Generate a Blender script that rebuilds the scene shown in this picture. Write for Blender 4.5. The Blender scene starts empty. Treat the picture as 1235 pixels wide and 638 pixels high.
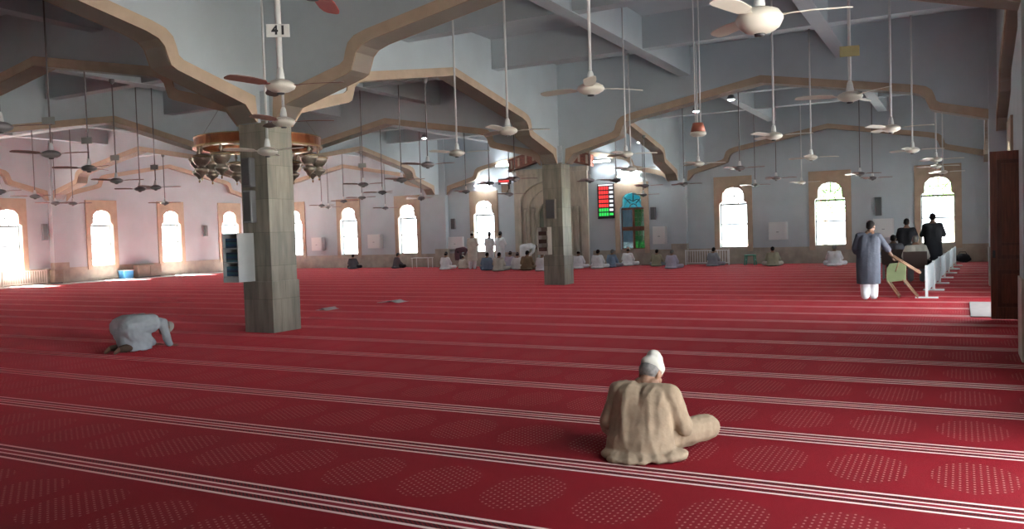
import bpy, bmesh, math, random
from mathutils import Vector, Matrix, noise
S = bpy.context.scene
COL = S.collection
random.seed(7)
PI = math.pi
# ------------------------------------------------------------------ camera
F_PX, YAW, PIT, ROL, EYE = 1009.484, .493, .0373, -.0309, 1.65
fw = Vector((-math.sin(YAW)*math.cos(PIT), math.cos(YAW)*math.cos(PIT), -math.sin(PIT)))
rt = Vector((math.cos(YAW), math.sin(YAW), 0)); up = rt.cross(fw)
r2 = rt*math.cos(ROL)+up*math.sin(ROL); u2 = -rt*math.sin(ROL)+up*math.cos(ROL)
cam = bpy.data.cameras.new('camera'); cam.sensor_width = 36; cam.lens = F_PX/1235*36
cam.clip_start = .05; cam.clip_end = 500
camo = bpy.data.objects.new('camera', cam); COL.objects.link(camo)
M = Matrix((r2, u2, -fw)).transposed().to_4x4(); M.translation = (0, 0, EYE)
camo.matrix_world = M; S.camera = camo
# ------------------------------------------------------------------ light and exposure
S.view_settings.view_transform = 'Standard'; S.view_settings.look = 'None'
S.view_settings.gamma = 1; S.view_settings.use_curve_mapping = False
S.view_settings.exposure = .95
WORLD_STRENGTH, SUN_STRENGTH = 4.3, 260.0
w = bpy.data.worlds.new('daylight_sky'); S.world = w; w.use_nodes = True
bg = w.node_tree.nodes['Background']; bg.inputs[0].default_value = (.86, .93, 1, 1); bg.inputs[1].default_value = WORLD_STRENGTH
sun = bpy.data.lights.new('sun', 'SUN'); sun.energy = SUN_STRENGTH; sun.angle = .01; sun.color = (1, .95, .88)
so = bpy.data.objects.new('sun', sun); COL.objects.link(so)
so.rotation_euler = Vector((.76, .07, -.86)).to_track_quat('-Z', 'Y').to_euler()
S.cycles.max_bounces = 10; S.cycles.diffuse_bounces = 6; S.cycles.sample_clamp_indirect = 6
# ------------------------------------------------------------------ helpers
def mat(name, col, rough=.7, var=0, scale=6, metal=0, emit=None, es=0, bump=0, bscale=40, stretch=(1, 1, 1), spec=.5):
    m = bpy.data.materials.new(name); m.use_nodes = True
    nt = m.node_tree; b = nt.nodes['Principled BSDF']
    b.inputs['Base Color'].default_value = (*col, 1); b.inputs['Roughness'].default_value = rough
    b.inputs['Metallic'].default_value = metal; b.inputs['Specular IOR Level'].default_value = spec
    if emit: b.inputs['Emission Color'].default_value = (*emit, 1); b.inputs['Emission Strength'].default_value = es
    tc = nt.nodes.new('ShaderNodeTexCoord'); mp = nt.nodes.new('ShaderNodeMapping'); mp.inputs['Scale'].default_value = stretch
    nt.links.new(tc.outputs['Object'], mp.inputs[0])
    if var:
        n = nt.nodes.new('ShaderNodeTexNoise'); n.inputs['Scale'].default_value = scale; n.inputs['Detail'].default_value = 5
        nt.links.new(mp.outputs[0], n.inputs['Vector'])
        r = nt.nodes.new('ShaderNodeValToRGB')
        r.color_ramp.elements[0].position = .3; r.color_ramp.elements[1].position = .7
        r.color_ramp.elements[0].color = (*[max(0, c*(1-var)) for c in col], 1)
        r.color_ramp.elements[1].color = (*[min(1, c*(1+var)) for c in col], 1)
        nt.links.new(n.outputs[0], r.inputs[0]); nt.links.new(r.outputs[0], b.inputs['Base Color'])
    if bump:
        n = nt.nodes.new('ShaderNodeTexNoise'); n.inputs['Scale'].default_value = bscale
        nt.links.new(mp.outputs[0], n.inputs['Vector'])
        bp = nt.nodes.new('ShaderNodeBump'); bp.inputs['Strength'].default_value = bump; bp.inputs['Distance'].default_value = .02
        nt.links.new(n.outputs[0], bp.inputs['Height']); nt.links.new(bp.outputs[0], b.inputs['Normal'])
    return m

class MB:
    def __init__(s): s.b = bmesh.new()
    def box(s, x0, x1, y0, y1, z0, z1, mx=None):
        v = [s.b.verts.new(p) for p in ((x0,y0,z0),(x1,y0,z0),(x1,y1,z0),(x0,y1,z0),(x0,y0,z1),(x1,y0,z1),(x1,y1,z1),(x0,y1,z1))]
        if mx:
            for q in v: q.co = mx @ q.co
        for f in ((3,2,1,0),(4,5,6,7),(0,1,5,4),(1,2,6,5),(2,3,7,6),(3,0,4,7)): s.b.faces.new([v[i] for i in f])
        return s
    def prism(s, poly, axis, w0, w1, mx=None):
        def P(u, v, w): return {'Y': (u, w, v), 'X': (w, u, v), 'Z': (u, v, w)}[axis]
        a = [s.b.verts.new(P(u, v, w0)) for u, v in poly]; c = [s.b.verts.new(P(u, v, w1)) for u, v in poly]
        if mx:
            for q in a+c: q.co = mx @ q.co
        n = len(poly)
        fs = [s.b.faces.new(a), s.b.faces.new(c[::-1])]
        for i in range(n): fs.append(s.b.faces.new((a[i], c[i], c[(i+1) % n], a[(i+1) % n])))
        return s
    def tube(s, pts, r, n=8, cap=True):
        pts = [Vector(p) for p in pts]; rr = r if isinstance(r, (list, tuple)) else [r]*len(pts)
        rings = []; prev = None
        for i, p in enumerate(pts):
            d = (pts[min(i+1, len(pts)-1)]-pts[max(i-1, 0)]).normalized()
            a = Vector((0, 0, 1)) if abs(d.z) < .9 else Vector((1, 0, 0))
            x = d.cross(a).normalized() if prev is None else (prev-d*prev.dot(d)).normalized()
            prev = x; y = d.cross(x)
            rings.append([s.b.verts.new(p+(x*math.cos(t)+y*math.sin(t))*rr[i]) for t in [2*PI*k/n for k in range(n)]])
        for a, c in zip(rings, rings[1:]):
            for k in range(n): s.b.faces.new((a[k], a[(k+1) % n], c[(k+1) % n], c[k]))
        if cap: s.b.faces.new(rings[0][::-1]); s.b.faces.new(rings[-1])
        return s
    def lathe(s, prof, c=(0, 0, 0), n=24, mx=None):
        """prof: (r, z) list from one pole to the other; closed solid"""
        rings = []
        for r, z in prof:
            if r < 1e-5: rings.append([s.b.verts.new((c[0], c[1], c[2]+z))])
            else: rings.append([s.b.verts.new((c[0]+r*math.cos(2*PI*k/n), c[1]+r*math.sin(2*PI*k/n), c[2]+z)) for k in range(n)])
        if mx:
            for R in rings:
                for q in R: q.co = mx @ q.co
        for a, b in zip(rings, rings[1:]):
            if len(a) == 1 and len(b) == 1: continue
            for k in range(n):
                k2 = (k+1) % n
                if len(a) == 1: s.b.faces.new((a[0], b[k2], b[k]))
                elif len(b) == 1: s.b.faces.new((a[k], a[k2], b[0]))
                else: s.b.faces.new((a[k], a[k2], b[k2], b[k]))
        for R in (rings[0], rings[-1]):
            if len(R) > 1: s.b.faces.new(R)
        return s
    def ball(s, c, r, sub=2, sc=(1, 1, 1), rot=None):
        m = Matrix.Translation(Vector(c)) @ (rot.to_4x4() if rot else Matrix.Identity(4)) @ Matrix.Diagonal((r*sc[0], r*sc[1], r*sc[2], 1))
        bmesh.ops.create_icosphere(s.b, subdivisions=sub, radius=1, matrix=m); return s
    def mesh(s, name, m, smooth=False):
        bmesh.ops.recalc_face_normals(s.b, faces=s.b.faces)
        me = bpy.data.meshes.new(name); s.b.to_mesh(me); s.b.free()
        for k in (m if isinstance(m, (list, tuple)) else [m]): me.materials.append(k)
        if smooth:
            for p in me.polygons: p.use_smooth = True
        return me
    def obj(s, name, m, parent=None, smooth=False, bevel=0):
        o = bpy.data.objects.new(name, s.mesh(name, m, smooth)); COL.objects.link(o)
        if parent: o.parent = parent
        if bevel:
            bv = o.modifiers.new('bevel', 'BEVEL'); bv.width = bevel; bv.segments = 2; bv.limit_method = 'ANGLE'
        return o

def struct(o): o['kind'] = 'structure'; return o
def tag(o, label, cat, group=None, kind=None):
    o['label'] = label; o['category'] = cat
    if group: o['group'] = group
    if kind: o['kind'] = kind
    return o
def thing(name, label, cat, loc=(0, 0, 0), rz=0, group=None):
    o = bpy.data.objects.new(name, None); COL.objects.link(o); o.empty_display_size = .1
    o.location = loc; o.rotation_euler = (0, 0, rz)
    return tag(o, label, cat, group)
def frame_empty(name):
    o = bpy.data.objects.new(name, None); COL.objects.link(o); o.empty_display_size = .1; return struct(o)
def dup(root, loc, rz, label, group=None, mats=None, scale=1):
    r = root.copy(); COL.objects.link(r); r.location = loc; r.rotation_euler = (0, 0, rz); r.scale = (scale,)*3
    r['label'] = label
    if group: r['group'] = group
    for ch in list(root.children):
        c = ch.copy(); COL.objects.link(c); c.parent = r
        for g in ch.children:
            d = g.copy(); COL.objects.link(d); d.parent = c
    if mats: paint(r, mats)
    return r
def paint(r, mats):
    for c in [r]+list(r.children):
        k = c.name.split('.')[0]
        if k in mats and c.data:
            c.material_slots[0].link = 'OBJECT'; c.material_slots[0].material = mats[k]

# ------------------------------------------------------------------ materials
PAINT = mat('wall_paint', (.53, .59, .625), .75, .05, 1.2)
PAINT_PINK = PAINT
BEIGE = mat('beige_trim', (.46, .345, .25), .7, .10, 3)
CEIL = mat('ceiling_paint', (.54, .59, .62), .8, .04, 1)
STONE = mat('dado_stone', (.40, .35, .29), .5, .22, 2.5)
WHITE = mat('white_paint', (.78, .79, .78), .4)
WHITE_SHELF = mat('white_shelf', (.62, .65, .64), .45, .04, 5)
CREAM = mat('cream_enamel', (.72, .68, .60), .35)
BROWNB = mat('brown_blade', (.20, .085, .07), .35)
GREYM = mat('grey_metal', (.32, .33, .34), .4, metal=.4)
DARK = mat('dark_plastic', (.03, .03, .035), .4)
WOOD = mat('door_wood', (.17, .055, .03), .45, .35, 5, stretch=(8, 8, .6))
WOOD_D = mat('door_panel_wood', (.11, .034, .02), .45, .35, 5, stretch=(8, 8, .6))
WOODFR = mat('brown_frame_wood', (.17, .06, .035), .5, .25, 5)
GROUNDM = mat('outside_paving', (.22, .215, .20), .9, .1, .6)
LED = mat('lamp_light', (.9, .95, 1), .4, emit=(.9, .97, 1), es=28)
PANELL = mat('floodlight_glow', (.9, .95, 1), .4, emit=(.88, .96, 1), es=60)

def marble():
    m = bpy.data.materials.new('green_grey_marble'); m.use_nodes = True; nt = m.node_tree; b = nt.nodes['Principled BSDF']
    N = nt.nodes.new; L = nt.links.new
    tc = N('ShaderNodeTexCoord'); sep = N('ShaderNodeSeparateXYZ'); L(tc.outputs['Object'], sep.inputs[0])
    ad = N('ShaderNodeMath'); ad.operation = 'ADD'; L(sep.outputs[0], ad.inputs[0]); L(sep.outputs[1], ad.inputs[1])
    cmb = N('ShaderNodeCombineXYZ'); L(ad.outputs[0], cmb.inputs[0]); L(sep.outputs[2], cmb.inputs[1])
    br = N('ShaderNodeTexBrick'); br.inputs['Scale'].default_value = 1; br.inputs['Brick Width'].default_value = .34; br.inputs['Row Height'].default_value = .6
    br.inputs['Mortar Size'].default_value = .004; br.offset = .37
    br.inputs['Color1'].default_value = (.33, .31, .27, 1); br.inputs['Color2'].default_value = (.245, .235, .21, 1); br.inputs['Mortar'].default_value = (.16, .155, .13, 1)
    L(cmb.outputs[0], br.inputs['Vector'])
    mp = N('ShaderNodeMapping'); mp.inputs['Scale'].default_value = (6, 6, .9); L(tc.outputs['Object'], mp.inputs[0])
    n = N('ShaderNodeTexNoise'); n.inputs['Scale'].default_value = 1.4; n.inputs['Detail'].default_value = 6; L(mp.outputs[0], n.inputs['Vector'])
    r = N('ShaderNodeValToRGB'); r.color_ramp.elements[0].position = .32; r.color_ramp.elements[1].position = .68
    r.color_ramp.elements[0].color = (.62, .62, .58, 1); r.color_ramp.elements[1].color = (1.18, 1.12, 1.0, 1); L(n.outputs[0], r.inputs[0])
    mx = N('ShaderNodeMix'); mx.data_type = 'RGBA'; mx.blend_type = 'MULTIPLY'; mx.inputs[0].default_value = 1
    L(br.outputs[0], mx.inputs[6]); L(r.outputs[0], mx.inputs[7]); L(mx.outputs[2], b.inputs['Base Color'])
    b.inputs['Roughness'].default_value = .3
    return m
MARBLE = marble()
MIHRAB_M = mat('mihrab_marble', (.50, .45, .36), .35, .2, 2, stretch=(3, 3, .7))
MIHRAB_D = mat('mihrab_green_marble', (.13, .15, .11), .3, .25, 3)

class NT:
    """tiny expression helper for math nodes"""
    def __init__(s, nt): s.nt = nt
    def m(s, op, *a):
        n = s.nt.nodes.new('ShaderNodeMath'); n.operation = op
        for i, v in enumerate(a):
            if isinstance(v, (int, float)): n.inputs[i].default_value = v
            else: s.nt.links.new(v, n.inputs[i])
        return n.outputs[0]
    def mix(s, f, a, b):
        n = s.nt.nodes.new('ShaderNodeMix'); n.data_type = 'RGBA'
        for i, v in ((0, f), (6, a), (7, b)):
            if isinstance(v, (int, float)): n.inputs[i].default_value = v
            elif isinstance(v, tuple): n.inputs[i].default_value = (*v, 1)
            else: s.nt.links.new(v, n.inputs[i])
        return n.outputs[2]
ROW0, ROWS = 3.995, 1.354
def carpet():
    m = bpy.data.materials.new('red_prayer_carpet'); m.use_nodes = True; nt = m.node_tree; b = nt.nodes['Principled BSDF']; e = NT(nt)
    g = nt.nodes.new('ShaderNodeNewGeometry'); sp = nt.nodes.new('ShaderNodeSeparateXYZ'); nt.links.new(g.outputs['Position'], sp.inputs[0])
    X, Y = sp.outputs[0], sp.outputs[1]
    t = e.m('FRACT', e.m('ADD', e.m('DIVIDE', e.m('SUBTRACT', Y, ROW0), ROWS), 50.5))
    d = e.m('MULTIPLY', e.m('ABSOLUTE', e.m('SUBTRACT', t, .5)), ROWS)      # distance from the band's middle
    line = lambda c, h: e.m('LESS_THAN', e.m('ABSOLUTE', e.m('SUBTRACT', d, c)), h)
    wob = e.m('MULTIPLY', e.m('SINE', e.m('MULTIPLY', X, 9.0)), .0)
    white = e.m('MAXIMUM', line(.036, .0125), line(.122, .0145))
    # speckled dark ground between the white lines
    ck = e.m('MULTIPLY', e.m('SINE', e.m('MULTIPLY', X, 2*PI/.034)), e.m('SINE', e.m('MULTIPLY', Y, 2*PI/.03)))
    dark = e.m('MULTIPLY', line(.079, .026), e.m('GREATER_THAN', ck, -.25))
    inner = line(0, .02)
    # dotted oval in the middle of every prayer place
    ox = e.m('SUBTRACT', e.m('FRACT', e.m('ADD', e.m('DIVIDE', e.m('ADD', X, .57), .635), 100.5)), .5)
    oy = e.m('SUBTRACT', .5, e.m('ABSOLUTE', e.m('SUBTRACT', t, .5)))
    el = e.m('ADD', e.m('POWER', e.m('DIVIDE', e.m('MULTIPLY', ox, .635), .255), 2), e.m('POWER', e.m('DIVIDE', e.m('MULTIPLY', oy, ROWS), .36), 2))
    dx = e.m('SUBTRACT', e.m('FRACT', e.m('ADD', e.m('DIVIDE', X, .040), 100)), .5)
    half = e.m('MULTIPLY', e.m('FLOOR', e.m('ADD', e.m('DIVIDE', X, .040), 100)), .5)
    dy = e.m('SUBTRACT', e.m('FRACT', e.m('ADD', e.m('ADD', e.m('DIVIDE', Y, .052), half), 100)), .5)
    dot = e.m('LESS_THAN', e.m('ADD', e.m('POWER', e.m('MULTIPLY', dx, .040), 2), e.m('POWER', e.m('MULTIPLY', dy, .040), 2)), .0072**2)
    ins = e.m('LESS_THAN', el, 1)
    dot = e.m('MULTIPLY', dot, ins)
    n = nt.nodes.new('ShaderNodeTexNoise'); n.inputs['Scale'].default_value = 1.1; n.inputs['Detail'].default_value = 6; nt.links.new(g.outputs['Position'], n.inputs['Vector'])
    n2 = nt.nodes.new('ShaderNodeTexNoise'); n2.inputs['Scale'].default_value = 160; nt.links.new(g.outputs['Position'], n2.inputs['Vector'])
    base = e.mix(n.outputs[0], (.135, .0025, .006), (.215, .0045, .011))
    base = e.mix(e.m('MULTIPLY', n2.outputs[0], .25), base, (.12, .003, .006))
    base = e.mix(e.m('MULTIPLY', ins, .14), base, (.13, .02, .022))
    base = e.mix(inner, base, (.20, .012, .02))
    base = e.mix(dark, base, (.022, .008, .008))
    base = e.mix(e.m('MULTIPLY', dot, .34), base, (.62, .36, .30))
    base = e.mix(white, base, (.70, .52, .47))
    nt.links.new(base, b.inputs['Base Color']); b.inputs['Roughness'].default_value = .85; b.inputs['Specular IOR Level'].default_value = .14
    b.inputs['Sheen Weight'].default_value = .62; b.inputs['Sheen Roughness'].default_value = .17; b.inputs['Sheen Tint'].default_value = (1, .09, .115, 1)
    bp = nt.nodes.new('ShaderNodeBump'); bp.inputs['Strength'].default_value = .25; bp.inputs['Distance'].default_value = .01
    nt.links.new(n2.outputs[0], bp.inputs['Height']); nt.links.new(bp.outputs[0], b.inputs['Normal'])
    return m
CARPET = carpet()
def glass(name, col, f=.08):
    m = bpy.data.materials.new(name); m.use_nodes = True; nt = m.node_tree
    for n in list(nt.nodes):
        if n.type != 'OUTPUT_MATERIAL': nt.nodes.remove(n)
    o = [n for n in nt.nodes][0]
    a = nt.nodes.new('ShaderNodeBsdfTransparent'); a.inputs[0].default_value = (*col, 1)
    g = nt.nodes.new('ShaderNodeBsdfGlossy'); g.inputs[0].default_value = (.9, .9, .9, 1); g.inputs['Roughness'].default_value = .05
    n = nt.nodes.new('ShaderNodeTexNoise'); n.inputs['Scale'].default_value = 3
    mm = nt.nodes.new('ShaderNodeMath'); mm.operation = 'MULTIPLY'; mm.inputs[1].default_value = f*2; nt.links.new(n.outputs[0], mm.inputs[0])
    mx = nt.nodes.new('ShaderNodeMixShader'); nt.links.new(mm.outputs[0], mx.inputs[0])
    nt.links.new(a.outputs[0], mx.inputs[1]); nt.links.new(g.outputs[0], mx.inputs[2]); nt.links.new(mx.outputs[0], o.inputs[0])
    return m
GLASS = glass('clear_glass', (.95, .97, .97), .03)
TEAL = glass('teal_glass', (.06, .18, .20), .05)
GREYG = glass('smoky_glass', (.07, .09, .10), .06)
GREENG = glass('green_glass', (.022, .075, .035), .05)

# ------------------------------------------------------------------ grid of the hall
X0, Y0, SX, SY = -11.17, 11.44, 12.73, 12.46
GX = [X0+SX*k for k in (-2, -1, 0, 1)]          # -36.63 -23.9 -11.17 1.56
GY = [Y0+SY*k for k in (-2, -1, 0, 1, 2)]       # -13.48 -1.02 11.44 23.9 36.36
XL, XR, YF, YB = -36.4, 1.0, 37.0, -13.5        # inner wall faces
ZC = 6.8
WT = .35
# floor and ground
struct(MB().box(XL-.3, XR+.3, YB-.3, YF+.3, -.2, 0).obj('floor', CARPET))
struct(MB().box(-110, 80, -90, 120, -.6, -.25).obj('ground', GROUNDM))
BOUNCE_WHITE = mat('white_bounce_surface', (.72, .71, .69), .8, .05, .5)
struct(MB().box(-75, XL-WT-.02, -40, 60, -.26, -.2).obj('bounce_paving', BOUNCE_WHITE)); struct(MB().box(XL-WT, 40, YF+WT+.02, 60, -.26, -.2).obj('bounce_paving', BOUNCE_WHITE)); struct(MB().box(XR+WT+.02, 40, 12, YF+WT, -.26, -.2).obj('bounce_paving', BOUNCE_WHITE))  # pale paving added outside to bounce sunlight through the windows
struct(MB().box(XL+.03, -35.05, YB, YF-.03, .0, .012).obj('bounce_strip', BOUNCE_WHITE))  # white strip added along the left wall to bounce sunlight without red
struct(MB().box(XL-WT, XR+WT, YB-WT, YF+WT, ZC, ZC+.25).obj('ceiling', CEIL))

def arch_open(hb=.60, hu=.47, z0=.72, zs=2.62, zt=3.36):
    """lobed head of a window: points from left to right along the underside"""
    pts = [(-hb, zs), (-hb+.03, zs+.06), (-hu-.02, zs+.10), (-hu, zs+.16), (-hu, zs+.36)]
    zc = zs+.36; H = zt-zc
    lobes = 5
    for k in range(lobes*5+1):
        a = PI*(1-k/(lobes*5)); rr = 1-.055*abs(math.sin(k/5*PI))**.6*0 + .05*abs(math.sin(k/5*PI))-.05
        pts.append((hu*math.cos(a)*(rr if 0 < k < lobes*5 else 1), zc+H*(math.sin(a)**.8 if math.sin(a) > 1e-6 else 0)*rr))
    pts += [(hu, zs+.36), (hu, zs+.16), (hu+.02, zs+.10), (hb-.03, zs+.06), (hb, zs)]
    out = [pts[0]]
    for q in pts[1:]:
        if (Vector(q)-Vector(out[-1])).length > 1e-3: out.append(q)
    return out

def wall_with_openings(name, axis, a, b, w0, w1, wins, doors=(), zbot=-.2):
    """wall along `axis` plane from a to b; wins: centres of lobed windows, doors: (a0, a1, top)"""
    mb = MB(); hb = .60; z0 = .72
    cuts = sorted([(c-hb, c+hb, 'w', c) for c in wins]+[(d[0], d[1], 'd', d[2]) for d in doors])
    def bx(u0, u1, z_0, z_1): mb.prism([(u0, z_0), (u1, z_0), (u1, z_1), (u0, z_1)], axis, w0, w1)
    cur = a
    for u0, u1, k, c in cuts:
        bx(cur, u0, zbot, ZC+.1)
        if k == 'w':
            bx(u0, u1, zbot, z0)
            mb.prism([(u0, ZC+.1)]+[(c+x, z) for x, z in arch_open()]+[(u1, ZC+.1)], axis, w0, w1)
        else: bx(u0, u1, c, ZC+.1)
        cur = u1
    bx(cur, b, zbot, ZC+.1)
    return struct(mb.obj(name, PAINT))
WQ = [-.79, -4.79, -8.79, -13.47, -21.40, -26.15, -30.15, -34.15]
WLL = [1.2, 5.2, 9.2, 13.7, 17.7, 21.7, 26.2, 30.2, 34.2]
wall_with_openings('wall_front', 'Y', XL-WT, XR+WT, YF, YF+WT, WQ)
wall_with_openings('wall_left', 'X', YB-WT, YF, XL-WT, XL, WLL)
wall_with_openings('wall_right', 'X', YB-WT, YF, XR, XR+WT, [9.25, 13.6, 21.7, 26.2, 30.2, 34.2], [(2.7, 7.0, 3.6), (15.7, 19.6, 2.9)])
wall_with_openings('wall_back', 'Y', XL, XR, YB-WT, YB, [-30])

# windows ---------------------------------------------------------------
BAR = mat('window_bars', (.16, .15, .13), .5)
def window(n, axis, c, face, out, wood=False):
    """axis as in prism; face: inner wall face coordinate; out: +1/-1 direction to the outside"""
    root = frame_empty('window_%d' % n)
    ho = .83
    lob = arch_open()
    s = MB()
    A, B = face-.05*out, face+.05*out
    P = lambda poly: s.prism(poly, axis, A, B)
    P([(c-ho, 3.84)]+[(c-ho, 2.62)]+[(c+x, z) for x, z in lob]+[(c+ho, 2.62), (c+ho, 3.84)])
    for q in (-1, 1):
        u = sorted((c+q*.6, c+q*ho)); P([(u[0], .55), (u[1], .55), (u[1], 2.62), (u[0], 2.62)])
    s.obj('surround', BEIGE, root)
    MB().prism([(c-.6, .70), (c+.6, .70), (c+.6, .735), (c-.6, .735)], axis, face-.06*out, face+.3*out).obj('sill', STONE, root)
    gi, go = face+.20*out, face+.24*out
    fr = MB(); B_ = WOODFR if wood else BAR
    t = .05 if wood else .04
    def bar(u0, u1, z0, z1, m=fr): m.prism([(u0, z0), (u1, z0), (u1, z1), (u0, z1)], axis, gi, go)
    bar(c-.6, c+.6, 2.58, 2.58+2*t); bar(c-.6, c-.6+t, .735, 2.7); bar(c+.6-t, c+.6, .735, 2.7)
    bar(c-.6, c+.6, 1.72, 1.72+t*1.3); bar(c-.6, c+.6, .735, .735+t)
    if wood: bar(c-.05, c+.06, .735, 2.6); bar(c-.6, c+.6, 1.6, 1.72)
    # fan-shaped bars of the head
    for a in (45, 90, 135):
        a = math.radians(a); r0, r1 = .2, .62
        p = [Vector((c+math.cos(a)*r, 2.72+math.sin(a)*r*1.05)) for r in (r0, r1)]
        nn = Vector((-math.sin(a), math.cos(a)))*.02
        fr.prism([tuple(p[0]+nn), tuple(p[1]+nn), tuple(p[1]-nn), tuple(p[0]-nn)], axis, gi, go)
    ring = [(c+.2*math.cos(k*PI/12), 2.66+.2*math.sin(k*PI/12)) for k in range(13)]
    ring2 = [(c+.165*math.cos(k*PI/12), 2.66+.165*math.sin(k*PI/12)) for k in range(13)]
    fr.prism(ring+ring2[::-1], axis, gi, go)
    r3 = [(c+.46*math.cos(k*PI/18), 2.66+(.40+.07*math.cos(k*PI/3))*math.sin(k*PI/18)) for k in range(19)]
    r4 = [(x, z-.04) for x, z in r3]
    fr.prism(r3+r4[::-1], axis, gi, go)
    fr.obj('glazing_bars', B_, root)
    g0, g1 = face+.215*out, face+.222*out
    if wood:
        MB().prism([(c+x, z) for x, z in lob], axis, g0, g1).obj('pane', TEAL, root)
        MB().prism([(c-.6, .735), (c, .735), (c, 2.62), (c-.6, 2.62)], axis, g0, g1).obj('pane', GREYG, root)
        MB().prism([(c, .735), (c+.6, .735), (c+.6, 2.62), (c, 2.62)], axis, g0, g1).obj('pane', GREENG, root)
        lt = MB()
        for k in range(1, 9): lt.prism([(c+.06, .735+k*.21), (c+.55, .735+k*.21), (c+.55, .75+k*.21), (c+.06, .75+k*.21)], axis, gi, go)
        for u in (.22, .38): lt.prism([(c+u, .735), (c+u+.015, .735), (c+u+.015, 2.6), (c+u, 2.6)], axis, gi, go)
        lt.obj('lattice', BAR, root)
    else:
        MB().prism([(c-.6, .735), (c+.6, .735)]+[(c+x, z) for x, z in lob[::-1]], axis, g0, g1).obj('pane', GLASS, root)
n = 1
for c in WQ: window(n, 'Y', c, YF, 1, wood=(c == -13.47)); n += 1
for c in WLL: window(n, 'X', c, XL, -1); n += 1
for c in (9.25, 13.6, 21.7, 26.2, 30.2, 34.2): window(n, 'X', c, XR, 1); n += 1

# stone dado
def dado(name, axis, spans, w0, w1):
    mb = MB()
    for a, b in spans: mb.prism([(a, 0), (b, 0), (b, .70), (a, .70)], axis, w0, w1)
    struct(mb.obj(name, STONE))
dado('baseboard_front', 'Y', [(XL, -19.45), (-15.45, XR)], YF-.03, YF)
dado('baseboard_left', 'X', [(YB, YF)], XL, XL+.03)
dado('baseboard_right', 'X', [(YB, 2.7), (7.0, 15.7), (19.6, YF)], XR-.03, XR)

# ------------------------------------------------------------------ arches between the columns
UP = [(.42, 3.75), (.46, 4.20), (1.98, 4.58), (2.07, 4.64), (2.11, 4.78), (2.17, 4.92), (2.30, 5.02), (2.55, 5.09)]
LO = [(.45, 3.75), (.70, 4.03), (2.10, 4.40), (2.22, 4.46), (2.28, 4.60), (2.33, 4.74), (2.44, 4.84), (2.66, 4.91)]
def full(prof, span, zmid):
    L = list(prof)+[(span/2, zmid)]
    return L+[(span-x, z) for x, z in prof[::-1]]
def arch_z(d, span):
    d = min(d, span-d); L = LO+[(span/2, 5.57)]
    for (a, za), (b, zb) in zip(L, L[1:]):
        if a <= d <= b: return za+(zb-za)*(d-a)/(b-a)
    return 3.75
def arch_wall(axis, a, span, w0, w1, proud=.03, sides=(1, 1)):
    lo = [(a+x, z) for x, z in full(LO, span, 5.57)]; hi = [(a+x, z) for x, z in full(UP, span, 5.77)]
    mb = MB(); mb.prism([(a, ZC+.05), (a, 3.75)]+lo+[(a+span, 3.75), (a+span, ZC+.05)], axis, w0, w1)
    o = struct(mb.obj('wall_arch', PAINT))
    t = MB().prism(hi+lo[::-1], axis, w0-proud*sides[0], w1+proud*sides[1]).obj('arch_trim', BEIGE, o)
    return o
for gx in GX[1:3]:
    for gy in GY[:4]: arch_wall('X', gy, SY, gx-.22, gx+.22)
for gy in GY[1:4]:
    for gx in GX[:3]: arch_wall('Y', gx, SX, gy-.22, gy+.22)
for gx in GX[:3]: arch_wall('Y', gx, SX, YF-.2, YF, sides=(1, 0))
for gy in GY[:4]: arch_wall('X', gy, SY, XL, XL+.2, sides=(0, 1))
for gy in GY[:4]: arch_wall('X', gy, SY, XR-.2, XR, sides=(1, 0))
# coffer beams of the ceiling
for i in range(3):
    for j in range(1, 4):
        for k in (1, 2):
            y = GY[j]+SY*k/3
            struct(MB().box(GX[i]+.1, GX[i+1]-.1, y-.17, y+.17, 6.02, ZC+.02).obj('ceiling_beam', CEIL))
            x = GX[i]+SX*k/3
            struct(MB().box(x-.17, x+.17, GY[j]+.1, GY[j+1]-.1, 6.0, ZC+.02).obj('ceiling_beam', CEIL))
# columns
def column(x, y):
    mb = MB().box(-.325, .325, -.325, .325, .0, 3.78); mb.box(-.35, .35, -.35, .35, 0, .92)
    o = struct(mb.obj('column', MARBLE, bevel=.006)); o.location = (x, y, 0)
    struct(MB().box(-.33, .33, -.33, .33, 3.78, 4.3).obj('column_cap', PAINT, o))
for gx in GX[1:3]:
    for gy in GY[1:4]: column(gx, gy)
def pilaster(name, x0, x1, y0, y1):
    o = struct(MB().box(x0, x1, y0, y1, .95, ZC).obj(name, PAINT)); MB().box(x0-.02, x1+.02, y0-.02, y1+.02, 0, .95).obj('pilaster_base', STONE, o)
for gy in GY[1:4]: pilaster('pilaster', .62, XR+.02, gy-.34, gy+.34)
for gx in GX[1:3]: pilaster('pilaster', gx-.34, gx+.34, YF-.28, YF+.02)
for gy in GY[1:4]: pilaster('pilaster', XL-.02, XL+.28, gy-.34, gy+.34)

# ------------------------------------------------------------------ mihrab, boards and fittings on the front wall
def ogee(hw, zs, zt, n=10):
    """lobed pointed arch underside from left to right"""
    L = []
    for k in range(n+1):
        t = k/n; x = -hw*(1-t)**1.0*1; a = t*PI/2
        x = -hw*math.cos(a); z = zs+(zt-zs)*(.86*math.sin(a)+.14*t**3)-.05*abs(math.sin(3*a))*(1 if k else 0)
        L.append((x, z))
    return L+[(-x, z) for x, z in L[-2::-1]]
mi = thing('mihrab', 'tall beige marble prayer niche with nested lobed arches behind the far column', 'prayer niche', (-17.43, YF, 0))
MB().box(-1.45, 1.45, -.06, -.02, 0, 4.2).obj('niche_back', MIHRAB_D, mi)
def slab(hw, ho, zs, zt, ztop, y0, y1, nm, m):
    MB().prism([(-ho, ztop), (-ho, 0), (-hw, 0)]+ogee(hw, zs, zt)+[(hw, 0), (ho, 0), (ho, ztop)], 'Y', y0, y1).obj(nm, m, mi)
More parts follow.
